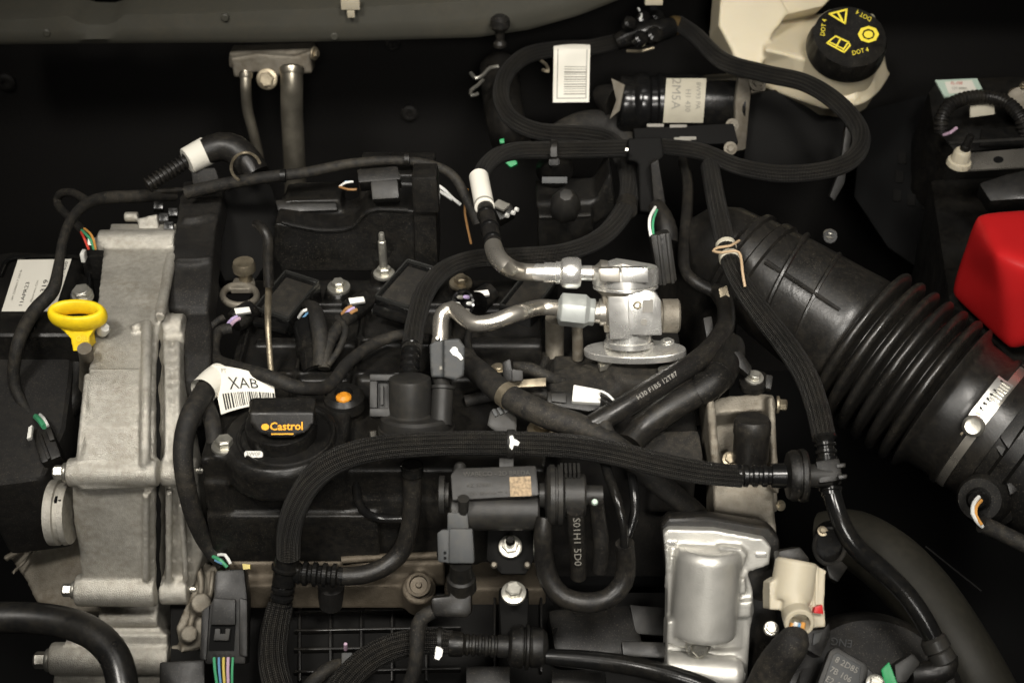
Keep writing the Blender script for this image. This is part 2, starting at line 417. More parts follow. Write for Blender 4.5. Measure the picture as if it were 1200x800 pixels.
# cowl: pressed sheet with a rolled lower lip and a notched upper flange
YC = .44
cw = thing('windscreen_cowl', 'olive grey painted cowl panel along the top of the dark firewall', 'cowl')
lower = [(-30, 53), (120, 51), (300, 50), (420, 48), (560, 44), (620, 35), (680, 18), (740, -6)]
upper = [(-30, 20), (30, 20), (80, 16), (96, 26), (132, 27), (142, 15), (240, 13), (300, 10), (420, 6), (520, 0), (600, -8), (740, -40)]
def lerpy(poly, x):
    for a, b in zip(poly, poly[1:]):
        if a[0] <= x <= b[0]: return a[1] + (b[1] - a[1]) * (x - a[0]) / (b[0] - a[0])
    return poly[-1][1]
rings = []
for x in range(-30, 741, 11):
    yl, yu = lerpy(lower, x), lerpy(upper, x)
    if yu > yl - 3: yu = yl - 3
    a = PY(x, yl, YC); b = PY(x, yl - 5, YC - .006); c = PY(x, (yl + yu) / 2, YC - .004); d = PY(x, yu + 3, YC - .001); e = PY(x, yu, YC + .004)
    rings.append([a + V((0, .012, 0)), a, b, c, d, e, e + V((0, .05, .004)), e + V((0, .05, -.01)), a + V((0, .05, 0))])
add('face', loft(rings), 'paint_body', cw, sharp=50)
add('scuttle', box((0, YC + .22, PY(300, 4, YC).z + .0), (2.0, .3, .02)), 'void', cw)
for x, y in ((55, 38), (264, 20), (392, 42)):
    p = PY(x, y, YC - .003); add('weld_nut', lathe(p, p + V((0, -.004, 0)), [(0, 5), (.8, 4.6), (1, 3.6)], 14), 'paint_body', cw)
cl = thing('cowl_clip', 'small cream plastic clip on the cowl flange above the firewall', 'clip')
p = PY(411, 4, YC - .008); u = S(p)
add('body', box(p, (22 * u, .012, 12 * u)), 'ivory', cl, bevel=.001); add('tongue', box(p + V((0, -.003, -.011)), (9 * u, .006, 9 * u)), 'ivory', cl, bevel=.001)
cl = thing('cowl_clip', 'small cream plastic clip on the cowl above the hose connector', 'clip')
p = PY(766, 0, YC - .012); u = S(p)
add('body', box(p, (21 * u, .012, 9 * u)), 'ivory', cl, bevel=.001); add('tongue', box(p + V((0, -.003, -.007)), (8 * u, .006, 7 * u)), 'void', cl, bevel=.001)
st = thing('bump_stop', 'round black rubber stud on a stem below the cowl edge', 'stud')
p = PY(586, 22, YC - .02); q = PY(586, 45, YC - .02)
add('head', lathe(p, q, [(-.15, 6), (.0, 11), (.35, 12), (.5, 10), (.55, 6)], 22), 'rubber', st)
add('stem', lathe(p, q, [(.5, 6), (1.1, 5), (1.25, 8), (1.4, 8)], 18), 'rubber', st)
for x, y, r, lb in ((8, 95, 11, 'round dark grommet low on the firewall at its far corner'), (480, 131, 10, 'round dark grommet in the firewall between air conditioning pipes and barcode tag'), (460, 50, 9, 'small dark grommet in the firewall just under the cowl')):
    p = PY(x, y, YF); add('firewall_grommet', lathe(p, p + V((0, -.008, 0)), [(0, r), (.7, r), (1, r * .7), (1, r * .4), (.5, r * .3)], 20), 'plastic_matt', None, lb, 'grommet')
# ================================================================== air conditioning pipes
ac = thing('pipe_block', 'dull metal pipe flange block bolted to the firewall below the cowl', 'flange')
YB = .44
O = PY(315, 80, YB)
cast('block', [prism([(270, 68), (300, 63), (345, 66), (364, 60), (366, 86), (352, 88), (345, 78), (325, 92), (310, 92), (300, 84), (288, 90), (274, 92)], O, V((0, -1, .2)), .03),
     prism([(268, 62), (366, 58), (368, 74), (268, 80)], PY(315, 70, YB + .01), V((0, -1, .1)), .03)], .0022, 3, 'cast_dark', ac)
bolt(ac, PY(313, 93, YB - .006), V((0, -.8, .35)), 9, 'zinc_old', flange=1.4)
bolt(ac, PY(369, 63, YB - .002), V((.9, -.4, .1)), 5, 'zinc_old')
t = thing('air_conditioning_pipe', 'thin bent metal pipe dropping from the firewall flange block', 'pipe')
add('tube', tube([(PY(288, 84, YB - .012), 6.3 * S(O)), (PY(288, 100, YB - .02), 6.3 * S(O)), (PY(290, 128, YB - .02), 6.2 * S(O)), (PY(296, 152, YB - .02), 6 * S(O)), (PY(303, 182, YB - .02), 6 * S(O)), (PY(306, 215, YB - .02), 6 * S(O))], seg=16), 'ac_alu', t)
p = PY(288, 86, YB - .013); add('collar', lathe(p, PY(288, 92, YB - .016), [(-.2, 7), (0, 8), (.6, 8), (1, 7)], 18), 'ac_alu', t)
t = thing('air_conditioning_pipe', 'thick straight metal pipe dropping from the firewall flange block', 'pipe')
add('tube', tube([(PY(342, 80, YB - .014), 13 * S(O)), (PY(342, 100, YB - .022), 13 * S(O)), (PY(342, 130, YB - .022), 13 * S(O)), (PY(344, 170, YB - .02), 13 * S(O)), (PY(346, 215, YB - .02), 13 * S(O)), (PY(346, 250, YB - .02), 13 * S(O))], seg=22), 'ac_alu', t)
p = PY(342, 80, YB - .014); add('collar', lathe(p, PY(342, 88, YB - .019), [(-.3, 12), (0, 14.5), (.6, 14.5), (1, 13)], 22), 'ac_alu', t)

# ================================================================== timing cover
tc = thing('timing_cover', 'large sand-cast aluminium timing chain cover with horizontal bolt bosses', 'engine cover')
IN = V((0, .7, -.7))
def band(rows, dep, soft=0):
    rr = []
    for py, z, l, r in rows:
        a, b = P(l, py, z), P(r, py, z); rr.append([a, b, b + IN * dep, a + IN * dep])
    return loft(rr)
main = [(262, .044, 130, 207), (285, .05, 122, 206), (330, .05, 117, 197), (370, .048, 112, 190), (400, .045, 108, 184), (440, .04, 103, 181), (480, .03, 98, 181), (520, .012, 93, 181), (545, -.006, 86, 181), (575, -.032, 84, 181), (610, -.066, 86, 181), (650, -.106, 93, 181), (690, -.146, 97, 182), (706, -.162, 92, 183)]
low = [(700, -.175, 118, 186), (722, -.195, 120, 186), (736, -.205, 122, 188), (744, -.206, 80, 196), (770, -.228, 66, 196), (795, -.25, 62, 192), (830, -.285, 62, 190)]
flange = [(366, .034, 164, 217), (384, .034, 176, 217), (420, .028, 187, 213), (480, .014, 187, 214), (540, -.014, 190, 224), (570, -.04, 192, 232), (610, -.08, 193, 234), (650, -.12, 194, 238), (690, -.16, 188, 224), (705, -.176, 188, 222)]
def xcyl(l, r, py, z, rad):
    a, b = P(l, py, z), P(r, py, z); b = V((b.x, a.y, a.z)); return lathe(a, b, [(0, rad * .93), (.02, rad), (.98, rad), (1, rad * .93)], 24)
def zof(rows, py): return [a[1] + (b[1] - a[1]) * (py - a[0]) / (b[0] - a[0]) for a, b in zip(rows, rows[1:]) if a[0] <= py <= b[0]][0]
def along(rows, f, py0, py1, w, dz=0, k=9):
    q = []
    for i in range(k):
        py = py0 + (py1 - py0) * i / (k - 1); q.append((f(py), py, zof(rows, py) + dz))
    return tp(q, w, seg=10)
pieces = [band(main, .07), band(low, .05),
    xcyl(117, 207, 286, .046, 17), xcyl(80, 186, 553, -.012, 17), xcyl(90, 184, 691, -.150, 19), xcyl(60, 200, 771, -.232, 19), xcyl(118, 187, 722, -.196, 12),
    along(main, lambda y: 172 - (y - 380) * .012, 378, 545, 13, .005), along(main, lambda y: 103 - (y - 440) * .1, 440, 540, 9, .003),
    band([(432, .046, 104, 168), (450, .042, 103, 168), (500, .026, 97, 168), (538, .003, 92, 168)], .03), along(main, lambda y: 171, 578, 680, 9, .004), along(main, lambda y: 201 - (y - 300) * .19, 300, 372, 13, .006),
    tp([(95, 570, -.02), (130, 569, -.02), (178, 567, -.02)], 8, seg=10)]
p = P(160, 385, .047); pieces.append(lathe(p, P(170, 384, .046), [(-.6, 5), (0, 8), (1, 9)], 14))
cast('casting', pieces, .0017, 2, 'cast', tc)
cast('flange', [band(flange, .05), xcyl(168, 216, 384, .032, 17), xcyl(189, 231, 553, -.022, 17), xcyl(189, 222, 691, -.160, 17), xcyl(187, 232, 765, -.235, 9),
    along(flange, lambda y: 197 - abs(y - 480) * .02, 400, 540, 9, .003), along(flange, lambda y: 198, 575, 690, 9, .006), along(flange, lambda y: 212 + (y - 580) * .06, 590, 680, 8, .006), along(flange, lambda y: 208, 400, 540, 8, .003)], .0021, 4, 'cast', tc)
q = []
random.seed(3)
for i in range(26):
    py = 392 + i * 12.4; q.append((184.5 + random.uniform(-2.0, 2.0), py, zof(main, min(py, 704)) - .006))
add('sealant_bead', tp(q, [5, 8, 4, 9, 6] * 6, seg=8, step=.004), 'plastic_dark', tc)
for x, y, z, r in ((116, 286, .046, 8.5), (76, 553, -.012, 8.5), (86, 691, -.15, 8), (56, 773, -.232, 10)):
    bolt(tc, P(x, y, z), V((-1, 0, 0)), r, 'zinc', flange=1.35, head=1.5, ph=.4)
for x, y, z in ((236, 551, -.022), (226, 690, -.16)):
    a = P(x - 6, y, z); add('stud_tip', lathe(a, a + V((.008, 0, 0)), [(0, 4), (.8, 4), (1, 3)], 10), 'zinc', tc)
a = P(84, 600, -.062); b = P(60, 600, -.062); b = V((b.x, a.y, a.z))
add('cover_plug', lathe(a, b, [(0, 37), (.25, 38.5), (.3, 35), (.5, 35), (.55, 38.5), (.95, 38.5), (1, 35), (.96, 28), (.8, 27)], 48), 'cast', tc)
a = P(69, 588, -.04); add('plug_slot', box(a, (.006, .006, .009)), 'void', tc)
# bracket behind the cover at the front corner
mb = thing('mount_bracket', 'rough cast aluminium bracket behind the timing cover above the black bent pipe', 'bracket')
O = P(60, 660, -.19)
cast('casting', [prism([(40, 625), (70, 600), (100, 600), (130, 690), (118, 716), (80, 716), (42, 706), (30, 680), (10, 652)], O, V((-.25, -.6, .75)), .06),
     tp([(5, 655, -.185), (40, 634, -.18), (70, 610, -.165)], 9, seg=8), tp([(14, 672, -.19), (44, 642, -.18)], 6, seg=8)], .0025, 4, 'cast_dark', mb)
# ================================================================== dipstick
dp = thing('oil_dipstick', 'bright yellow oval loop dipstick handle beside the timing cover', 'dipstick')
O = P(90, 372, .075); n = V((0, -.25, .97)).normalized()
q = [PN(91 + 29 * math.cos(t), 369 + 10 * math.sin(t), O, n) for t in [2 * math.pi * i / 40 for i in range(40)]]
nk_ = V((0, -.85, .5)).normalized()
neck = loft([[PN(a, b, O - n * .004, nk_) + nk_ * d for a, b, d in r] for r in (
    [(62, 376, .004), (120, 375, .004), (120, 373, -.012), (62, 374, -.012)], [(76, 388, .004), (112, 386, .004), (112, 383, -.012), (76, 384, -.012)],
    [(84, 396, .004), (106, 395, .004), (106, 390, -.014), (84, 391, -.014)], [(87, 411, .004), (107, 409, .004), (107, 403, -.016), (87, 404, -.016)])])
cast('handle', [ringtube(q, 6.0 * S(O), 16, 1.9), neck], .0011, 3, 'yellow', dp)
text('marking', 'OIL', 96, 397, 9, O - n * .004 + nk_ * .0045, nk_, 'yellow_print', dp)
add('tube', tp([(99, 408, .062), (101, 416, .05), (102, 430, .02), (100, 470, -.06)], 17), 'cast_dark', dp)
lp = thing('fixing_bolt', 'grey hex bolt standing behind the yellow dipstick handle', 'bolt')
bolt(lp, P(97, 346, .058), V((0, -.2, 1)), 11, 'zinc', name='head', flange=1.12, head=.9)
add('post', lathe(P(96, 347, .05), P(96, 347, -.02), [(0, 13), (1, 13)], 18), 'plastic', lp)
p = P(120, 388, .052); lb = thing('fixing_bolt', 'small pale round pin in the timing cover next to the dipstick', 'pin'); add('pin', lathe(p, p + V((.006, -.008, .01)), [(0, 7), (.7, 7), (1, 5)], 16), 'white', lb)

# ================================================================== control module at the edge, with its sticker
cm = thing('control_module', 'black boxy module with a white printed sticker beside the dipstick', 'module')
O = P(45, 335, .03)
add('case', prism([(-40, 300), (20, 294), (92, 296), (104, 306), (108, 330), (104, 372), (100, 392), (-40, 392)], P(45, 340, .022), UP, .10), 'plastic', cm, bevel=.006, segs=3)
add('lower_case', prism([(-30, 388), (88, 388), (84, 440), (76, 500), (50, 560), (-30, 570)], P(40, 470, -.02), V((0, -.25, 1)), .12), 'plastic_matt', cm, bevel=.008, segs=3)
add('bulge', tp([(96, 392, .0), (92, 430, -.02), (84, 470, -.035), (66, 500, -.05)], [20, 26, 26, 22]), 'plastic', cm)
add('rim', tp([(0, 322, .026), (6, 308, .026), (18, 302, .026), (60, 300, .026), (94, 302, .026), (103, 314, .026), (105, 350, .026)], 5, seg=8), 'plastic_gloss', cm)
add('latch', prism(rrect(24, 372, 42, 384, 3), P(33, 380, .026), V((0, -.4, 1)), .008), 'plastic_gloss', cm, bevel=.001)
n = UP; O = P(45, 335, .0235)
g, f = sheet([(21, 305), (84, 304), (64, 365), (2, 365)], O, n, lambda u, v: .0006)
stk = add('sticker', g, 'paper', cm)
for s, u, v, h, m in (('11APR23', .33, .68, .13, 'ink'), ('319', .66, .52, .17, 'ink'), ('SM 2200KM 7 250 B', .13, .5, .07, 'ink_soft'), ('Electronic Ctrl', .50, .62, .07, 'ink_soft'), ('LX61 12A 650', .93, .38, .11, 'ink')):
    text_sheet('lettering', s, f, u, v, h, .75, m, stk, roll=-90)
add('lettering', on_sheet(f, [(.56, .78, .68, .8), (.56, .86, .68, .88), (.56, .78, .58, .88), (.66, .78, .68, .88)]), 'ink', stk)
# loom over the module
lm = thing('wiring_loom', 'taped black cable arching over the white module sticker', 'cable')
add('loom', tp([(205, 228, .05), (165, 230, .06), (125, 232, .07), (103, 238, .075), (85, 255, .075), (74, 280, .07), (69, 310, .06), (62, 340, .05), (40, 365, .04), (22, 400, .03), (16, 440, .0), (24, 468, -.02), (42, 492, -.03)], [15, 15, 15, 13, 12, 11, 12, 16, 17, 16, 14, 13, 12]), 'tape', lm)
add('branch_cable', tp([(103, 236, .07), (85, 226, .06), (70, 228, .05), (68, 240, .04), (82, 256, .05), (98, 270, .05)], 10), 'tape', lm)
add('thin_cable', tp([(215, 222, .06), (180, 225, .06), (140, 227, .06)], 6), 'tape', lm)
cn = thing('wiring_plug', 'black plug with green and orange wires behind the timing cover end', 'connector')
add('body', boxp(94, 126, 300, .048, .03, .03), 'plastic', cn, bevel=.003)
wire(cn, [(96, 270, .07), (102, 276, .075), (107, 282, .074), (110, 292, .066)], 3.5, 'w_green'); wire(cn, [(99, 268, .07), (106, 274, .076), (110, 282, .075), (112, 292, .066)], 3, 'w_orange'); wire(cn, [(95, 272, .07), (99, 280, .075), (104, 292, .066)], 3, 'w_red')
add('tab', boxp(93, 98, 298, .056, .01, .01), 'white', cn, bevel=.001)
cn = thing('wiring_plug', 'black plug with one green wire low beside the timing cover', 'connector')
O = P(52, 512, -.02); 
add('body', prism([(36, 503), (58, 496), (72, 534), (48, 543)], O, V((0, -.4, .9)), .03), 'plastic', cn, bevel=.003); add('rib', prism([(44, 508), (48, 507), (59, 536), (55, 538)], O + V((0, -.4, .9)).normalized() * .003, V((0, -.4, .9)), .004), 'plastic', cn, bevel=.0008); add('latch', prism([(54, 504), (60, 502), (64, 514), (58, 516)], O + V((0, -.4, .9)).normalized() * .004, V((0, -.4, .9)), .006), 'plastic_grey', cn, bevel=.001)
wire(cn, [(42, 488, -.022), (47, 493, -.015), (52, 500, -.014)], 7, 'w_green'); wire(cn, [(47, 486, -.022), (52, 491, -.013), (56, 499, -.014)], 4, 'w_white')
add('clip', prism([(33, 500), (38, 497), (36, 512), (31, 514)], P(35, 505, -.01), V((0, -.4, .9)), .006), 'white', cn, bevel=.001)
# bent black pipe at the front corner
bp_ = thing('coolant_pipe', 'thick glossy black steel pipe bending down at the front corner', 'pipe')
add('tube', tp([(-60, 722, -.09), (-10, 723, -.09), (40, 724, -.09), (80, 730, -.09), (112, 744, -.09), (134, 768, -.095), (143, 798, -.105), (146, 830, -.12), (147, 870, -.16), (147, 900, -.30), (147, 940, -.44)], 37, seg=32), 'pipe_paint', bp_)
# grey-olive slats below
add('lower_cover', prism([(60, 800), (110, 778), (112, 840), (60, 840)], P(90, 790, -.26), V((0, -.3, 1)), .03), 'coolant_rubber', None, 'dull olive plastic panel corner below the bent black pipe', 'panel', bevel=.004)
# thin rod in the dark corner
add('thin_rod', tp([(-5, 571, -.12), (40, 585, -.125)], 2.5), 'zinc_old', None, 'thin metal rod in the dark corner beside the timing cover', 'rod')

# ================================================================== black strip beside the timing cover
es = thing('acoustic_strip', 'matt black moulded rubber strip running along the timing cover', 'rubber strip')
rows = [(212, .055, 214, 262), (245, .06, 208, 258), (270, .06, 205, 252), (300, .06, 202, 250), (318, .055, 202, 248), (340, .05, 198, 247), (362, .04, 196, 244), (372, .03, 212, 246)]
rows2 = [(362, .035, 220, 242), (380, .036, 216, 246), (415, .03, 215, 247), (445, .02, 216, 246), (470, 0.0, 218, 240), (500, -.02, 220, 236)]
cast('strip', [band(rows, .04), band(rows2, .04), tp([(214, 258, .062), (230, 256, .064), (250, 252, .06)], 8, seg=8), tp([(206, 304, .061), (230, 304, .062), (248, 302, .06)], 7, seg=8)], .0024, 5, 'plastic_matt', es)
add('side_shield', prism([(252, 215), (318, 212), (330, 250), (318, 300), (300, 330), (262, 330), (250, 300)], P(290, 270, .02), V((.2, -.5, .8)), .04), 'plastic_dark', es, bevel=.008)

# ================================================================== valve cover
vc = thing('valve_cover', 'large black plastic valve cover carrying the oil filler cap', 'engine cover')
def wbox(x0, x1, y0, y1, z0, z1): return box(((x0 + x1) / 2, (y0 + y1) / 2, (z0 + z1) / 2), (x1 - x0, y1 - y0, z1 - z0))
XL = P(238, 540, 0).x; XM = P(640, 540, 0).x
YV = P(300, 548, 0).y
g = [wbox(XL, XM, YV + .004, .12, -.12, -.006),
     wbox(XL, P(405, 540, 0).x, YV, YV + .085, -.05, .010),
     wbox(XL - .002, P(440, 540, 0).x, YV - .006, YV + .05, -.12, -.052),
     wbox(P(400, 540, 0).x, P(560, 540, 0).x, YV + .002, YV + .05, -.12, -.04),
     wbox(XL, P(250, 540, 0).x + .012, YV - .004, YV + .03, -.05, -.015)]
pc = P(330, 512, .012); g.append(lathe(pc + V((0, 0, -.03)), pc + V((0, 0, .004)), [(0, 70), (.8, 70), (1, 64)], 40))
pb = P(264, 526, .01); g.append(lathe(pb + V((0, 0, -.03)), pb + V((0, 0, .003)), [(0, 19), (.9, 19), (1, 17)], 24))
for x, y in ((397, 345), (540, 338), (450, 325)): q = P(x, y, .0); g.append(lathe(q + V((0, 0, -.03)), q + V((0, 0, .008)), [(0, 18), (1, 15)], 20))
for x in (270, 340, 410, 470, 520): q = P(x, 460, 0); g.append(wbox(q.x, q.x + .004, -.11, .05, -.02, .004))
for y in (.06, .0, -.055): g.append(wbox(XL + .02, XM, y, y + .005, -.02, .003))
cast('cover_shell', g, .0026, 3, 'plastic', vc)
g = [wbox(P(600, 540, 0).x, P(825, 540, 0).x, -.13, .08, -.2, -.02), wbox(P(770, 540, 0).x, P(828, 540, 0).x, P(800, 545, -.04).y, P(800, 505, -.04).y, -.1, -.012)]
cast('end_housing', g, .003, 3, 'plastic_matt', vc)
pr = P(335, 508, .018)
add('filler_ring', lathe(pr + V((0, 0, -.012)), pr, [(0, 60), (.6, 60), (1, 57), (1.05, 55), (.9, 52), (.2, 51), (.1, 50)], 48), 'plastic', vc)
bolt(vc, pb + V((0, 0, .004)), UP, 10.5, 'zinc', head=1.0, flange=1.5)
tg = thing('tag', 'small white printed tag in front of the oil filler cap', 'tag')
add('plate', prism(rrect(286, 528, 308, 536, 3), P(297, 532, .019), V((0, -.7, .7)), .004), 'white', tg, bevel=.0008)
text('lettering', '3W0F', 297, 532, 7, P(297, 532, .019), V((0, -.7, .7)), 'ink_soft', tg)
# bolts on the cover
bolt(vc, P(397, 336, .01), V((0, -.1, 1)), 8, 'zinc', head=1.1, flange=1.7)
bolt(vc, P(540, 331, .012), V((0, -.1, 1)), 8, 'zinc_old', head=1.1, flange=1.7)
bolt(vc, P(450, 320, .012), V((0, -.03, 1)), 8.5, 'zinc', name='stud_bolt', head=1.0, flange=1.5, stud=6.6)
# filler cap
oc = thing('oil_filler_cap', 'black oil filler cap with raised grip and orange lettering', 'cap')
pf = P(330, 505, .02)
add('skirt', lathe(pf + V((0, 0, -.006)), pf + V((0, 0, .010)), [(0, 41), (.75, 42), (.95, 41), (1, 39)], 56), 'plastic', oc)
# grip: a bar whose front is a flat half-moon facing the front of the car
nG = V((0, -.80, .60)); O = P(330, 500, .044)
face = [(291, 483), (369, 483)] + [(330 + 39 * math.cos(t), 489 + 26 * math.sin(t)) for t in [R(a) for a in range(-6, 187, 12)]]
gr = cast('grip', [loft([[PN(x, y, O, nG) for x, y in face], [PN(330 + (x - 330) * .97, y - 10, O, nG) - V((0, -.016, .004)) for x, y in face]]),
     prism([(292, 466), (366, 463), (370, 484), (291, 487)], P(330, 474, .050), V((0, -.25, .95)), .02)], .0016, 3, 'plastic', oc)
O2 = O + nG * .0012
text('lettering', 'Castrol', 336, 499.5, 13, O2, nG, 'orange', gr, roll=-1, bold=True, lift=.001)
decal('lettering', [rect(318, 507.5, 344, 509)], O2, nG, 'orange', gr, lift=.001)
decal('emblem', [circ(311, 500, 4.6, 3.8)], O2, nG, 'orange', gr, lift=.001)
# orange wax plug
pg = thing('wax_plug', 'black round boss with an orange wax blob beside the filler cap', 'plug')
p = P(404, 474, .004); add('boss', lathe(p, p + V((0, 0, .014)), [(0, 26), (.7, 24), (1, 19), (1, 11), (.7, 10)], 28), 'plastic', pg)
p = P(403, 468, .016); add('blob', lathe(p, p + V((0, 0, .006)), [(0, 10), (.6, 9), (1, 5)], 11), 'orange_wax', pg)

# ================================================================== coils
def coil(corners, z, lb, plug, wires, front):
    t = thing('ignition_coil', lb, 'ignition coil')
    n = V((0, -.12, .99)); c = [sum(q[i] for q in corners) / 4 for i in (0, 1)]
    O = P(c[0], c[1], z)
    sc = lambda k: [(c[0] + (x - c[0]) * k, c[1] + (y - c[1]) * k) for x, y in corners]
    add('housing', prism(sc(1.0), O, n, .03), 'gloss_black', t, bevel=.003)
    add('lid', prism(sc(.78), O + n * .004, n, .006), 'coil_lid', t, bevel=.0014)
    rim = sc(.94); 
    for i in range(4):
        a = PN(*rim[i], O, n) + n * .001; b = PN(*rim[(i + 1) % 4], O, n) + n * .001
        add('rim', bar(a, b, 2.6, 7, n), 'rim_gloss', t, bevel=.0010)
    px, py = plug
    pl = add('plug', lathe(P(px + 6, py - 4, z - .004), P(px - 8, py + 6, z - .006), [(-.6, 13), (.3, 14), (.5, 14.5), (1, 13)], 8), 'plastic', t, bevel=.0015)
    add('lever', prism([(px - 8, py - 11), (px + 10, py - 13), (px + 12, py - 7), (px - 6, py - 4)], P(px, py - 9, z + .010), V((0, -.5, .85)), .005), 'white', pl, bevel=.0008)
    for k, m in enumerate(wires):
        wire(pl, [(px - 4 + k * 3, py - 1 + k * 2, z + .008), (px - 10 + k * 3, py + 2 + k * 2, z + .008), (px - 15 + k * 3, py + 8 + k * 2, z + .002)], 4.5, m)
    if front:
        add('bracket', prism(front, P(front[0][0], front[0][1], z - .002), UP, .004), 'plastic_gloss', t, bevel=.001)
    return t
coil([(335, 318), (376, 331), (338, 377), (297, 363)], .02, 'glossy black ignition coil behind the steel rod at the lifting eye', (282, 372), ['w_purple', 'w_pink'], [(298, 370), (340, 380), (334, 388), (296, 378)])
coil([(478, 305), (515, 316), (480, 364), (438, 350)], .02, 'glossy black ignition coil below the tall stud bolt, partly under a braided hose', (416, 360), ['w_brown', 'w_purple', 'w_brown'], [(438, 356), (480, 368), (474, 376), (436, 364)])
coil([(618, 318), (655, 328), (622, 372), (584, 360)], .012, 'glossy black ignition coil under the bent steel pressure line', (562, 352), ['w_white', 'w_purple'], None)
# spark-wire looms in front of the coils
lo = thing('wiring_loom', 'taped black cable looping from the first coil plug past the barcode tag', 'cable')
add('loom', tp([(272, 385, .02), (256, 388, .02), (250, 405, .018), (254, 422, .018), (278, 431, .036), (314, 441, .044), (350, 454, .036), (385, 452, .02), (408, 425, .016), (440, 402, .012), (475, 392, .01), (505, 398, .01)], [13, 14, 15, 16, 16, 17, 17, 16, 15, 14, 13, 13]), 'tape', lo)
lo = thing('wiring_loom', 'two thick taped cable stubs rising in a vee between the coils', 'cable')
add('loom', tp([(376, 430, .01), (376, 400, .025), (372, 375, .035), (368, 362, .03), (360, 358, .02)], [20, 20, 19, 17, 14]), 'tape', lo)
add('branch_cable', tp([(380, 432, .01), (384, 405, .022), (398, 382, .026), (412, 370, .02)], 15), 'tape', lo)
cs = thing('wiring_plug', 'glossy black tubular plug with blue and white wires between the coils', 'connector')
a = P(358, 378, .022); b = P(370, 436, .0); add('body', lathe(a, b, [(0, 13), (.1, 16), (.45, 16), (.48, 18), (.6, 18), (.64, 15), (1, 15)], 20), 'plastic_gloss', cs)
wire(cs, [(350, 372, .02), (356, 364, .03), (366, 362, .03)], 4, 'w_white'); wire(cs, [(352, 377, .025), (359, 368, .033), (368, 364, .03)], 3, 'w_blue')
# lifting eye
le = thing('lifting_eye', 'weathered metal lifting eye ring with a round bolt at the coils', 'lifting eye')
O = P(281, 347, .02)
ring = [P(281 + 20 * math.cos(t), 346 + 12 * math.sin(t), .018) for t in [2 * math.pi * i / 36 for i in range(36)]]
cast('ring', [ringtube(ring, .0034, 12, 1.3), prism([(274, 325), (298, 325), (300, 338), (270, 338)], P(286, 332, .020), UP, .006)], .0014, 3, 'cast_dark', le)
a = P(288, 328, .02); add('bolt', lathe(a, a + V((0, 0, .022)), [(0, 8), (.5, 8), (.52, 13), (.8, 13.5), (1, 12), (.95, 6)], 24), 'zinc_old', le)
# steel rod (oil level tube)
rd = thing('metal_rod', 'slim metal rod with a black bent top standing before the first coil', 'rod')
add('rod', tp([(315, 330, .085), (314, 370, .05), (315, 400, .03), (318, 438, .005)], [8, 8, 7, 7], seg=12), 'zinc_old', rd)
add('bent_top', tp([(300, 262, .13), (308, 268, .132), (314, 280, .125), (314, 305, .105), (315, 336, .082)], [10, 12, 13, 13, 12], seg=14), 'rubber', rd)

# barcode tag XAB
lb = thing('barcode_tag', 'white tag with large letters XAB and a barcode next to the filler cap', 'tag')
O = P(275, 458, .03); n = V((-.1, -.45, .88)).normalized()
g, f = sheet([(250, 430), (322, 446), (322, 470), (258, 484)], O, n, lambda u, v: .010 * math.sin(math.pi * (.15 + .75 * u)) * (1 - .3 * v) - .006 * v * v, nu=14, nv=8)
tag = add('paper', g, 'paper', lb)
text_sheet('lettering', 'XAB', f, .50, .40, .42, .62, 'ink', tag, roll=-3)
random.seed(5); bars = []; u = .1
while u < .97:
    wd = random.choice([.012, .02, .03]); bars.append((u, .62, u + wd, .95)); u += wd + random.choice([.012, .018, .026])
add('barcode', on_sheet(f, bars), 'ink', tag)
text_sheet('lettering', 'PT', f, .2, .12, .14, .6, 'ink_soft', tag)
a = P(250, 437, .034); b = P(237, 458, .034)
add('wrap', tube([(P(258, 440, .03), .0125), (P(248, 448, .032), .0125), (P(238, 458, .033), .0125)], seg=24, caps=False), 'paper', lb)
lo = thing('wiring_loom', 'thick taped black cable dropping between timing cover and valve cover', 'cable')
add('loom', tp([(262, 436, .026), (248, 448, .031), (236, 464, .032), (222, 490, .028), (215, 520, .012), (216, 555, -.01), (226, 600, -.05), (242, 636, -.09), (262, 660, -.11)], [20, 24, 25, 25, 24, 23, 22, 20, 18]), 'tape', lo)
wire(lo, [(250, 652, -.098), (258, 656, -.095), (266, 664, -.1)], 4.5, 'w_green'); wire(lo, [(256, 650, -.098), (264, 650, -.094), (270, 660, -.1)], 4, 'w_white'); wire(lo, [(252, 656, -.098), (260, 660, -.096)], 3, 'w_blue')
add('branch_cable', tp([(240, 470, .02), (250, 500, .015), (252, 530, .0)], 20), 'tape', lo)

# ================================================================== rear black box
rb = thing('air_box', 'black plastic box with a moulded ridge behind the ignition coils', 'box')
Yb = P(420, 322, .0).y
def rowbox(pts, y, depth):   # outline traced on the upright plane y
    return prism(pts, V((0, y, 0)), V((0, -1, 0)), depth)
cast('shell', [rowbox([(322, 262), (345, 264), (372, 270), (395, 270), (414, 266), (428, 250), (444, 244), (480, 246), (512, 250), (514, 318), (330, 318), (320, 300)], Yb, .06),
      rowbox([(332, 236), (398, 234), (402, 250), (330, 252)], Yb + .035, .04), rowbox([(420, 205), (508, 205), (512, 260), (420, 260)], Yb + .05, .05)], .0022, 3, 'plastic', rb)
add('ridge', tube([(PY(x, y, Yb - .001), .0022) for x, y in ((330, 260), (345, 264), (372, 269), (395, 269), (414, 265), (426, 251), (442, 245), (478, 246))], seg=8), 'plastic', rb)
add('top_step', prism([(322, 234), (392, 232), (396, 246), (326, 249)], PY(360, 245, Yb + .03), V((0, -.6, .8)), .02), 'plastic', rb, bevel=.002)
add('corner_post', rowbox([(483, 214), (510, 214), (514, 316), (486, 316)], Yb - .008, .03), 'plastic', rb, bevel=.004)
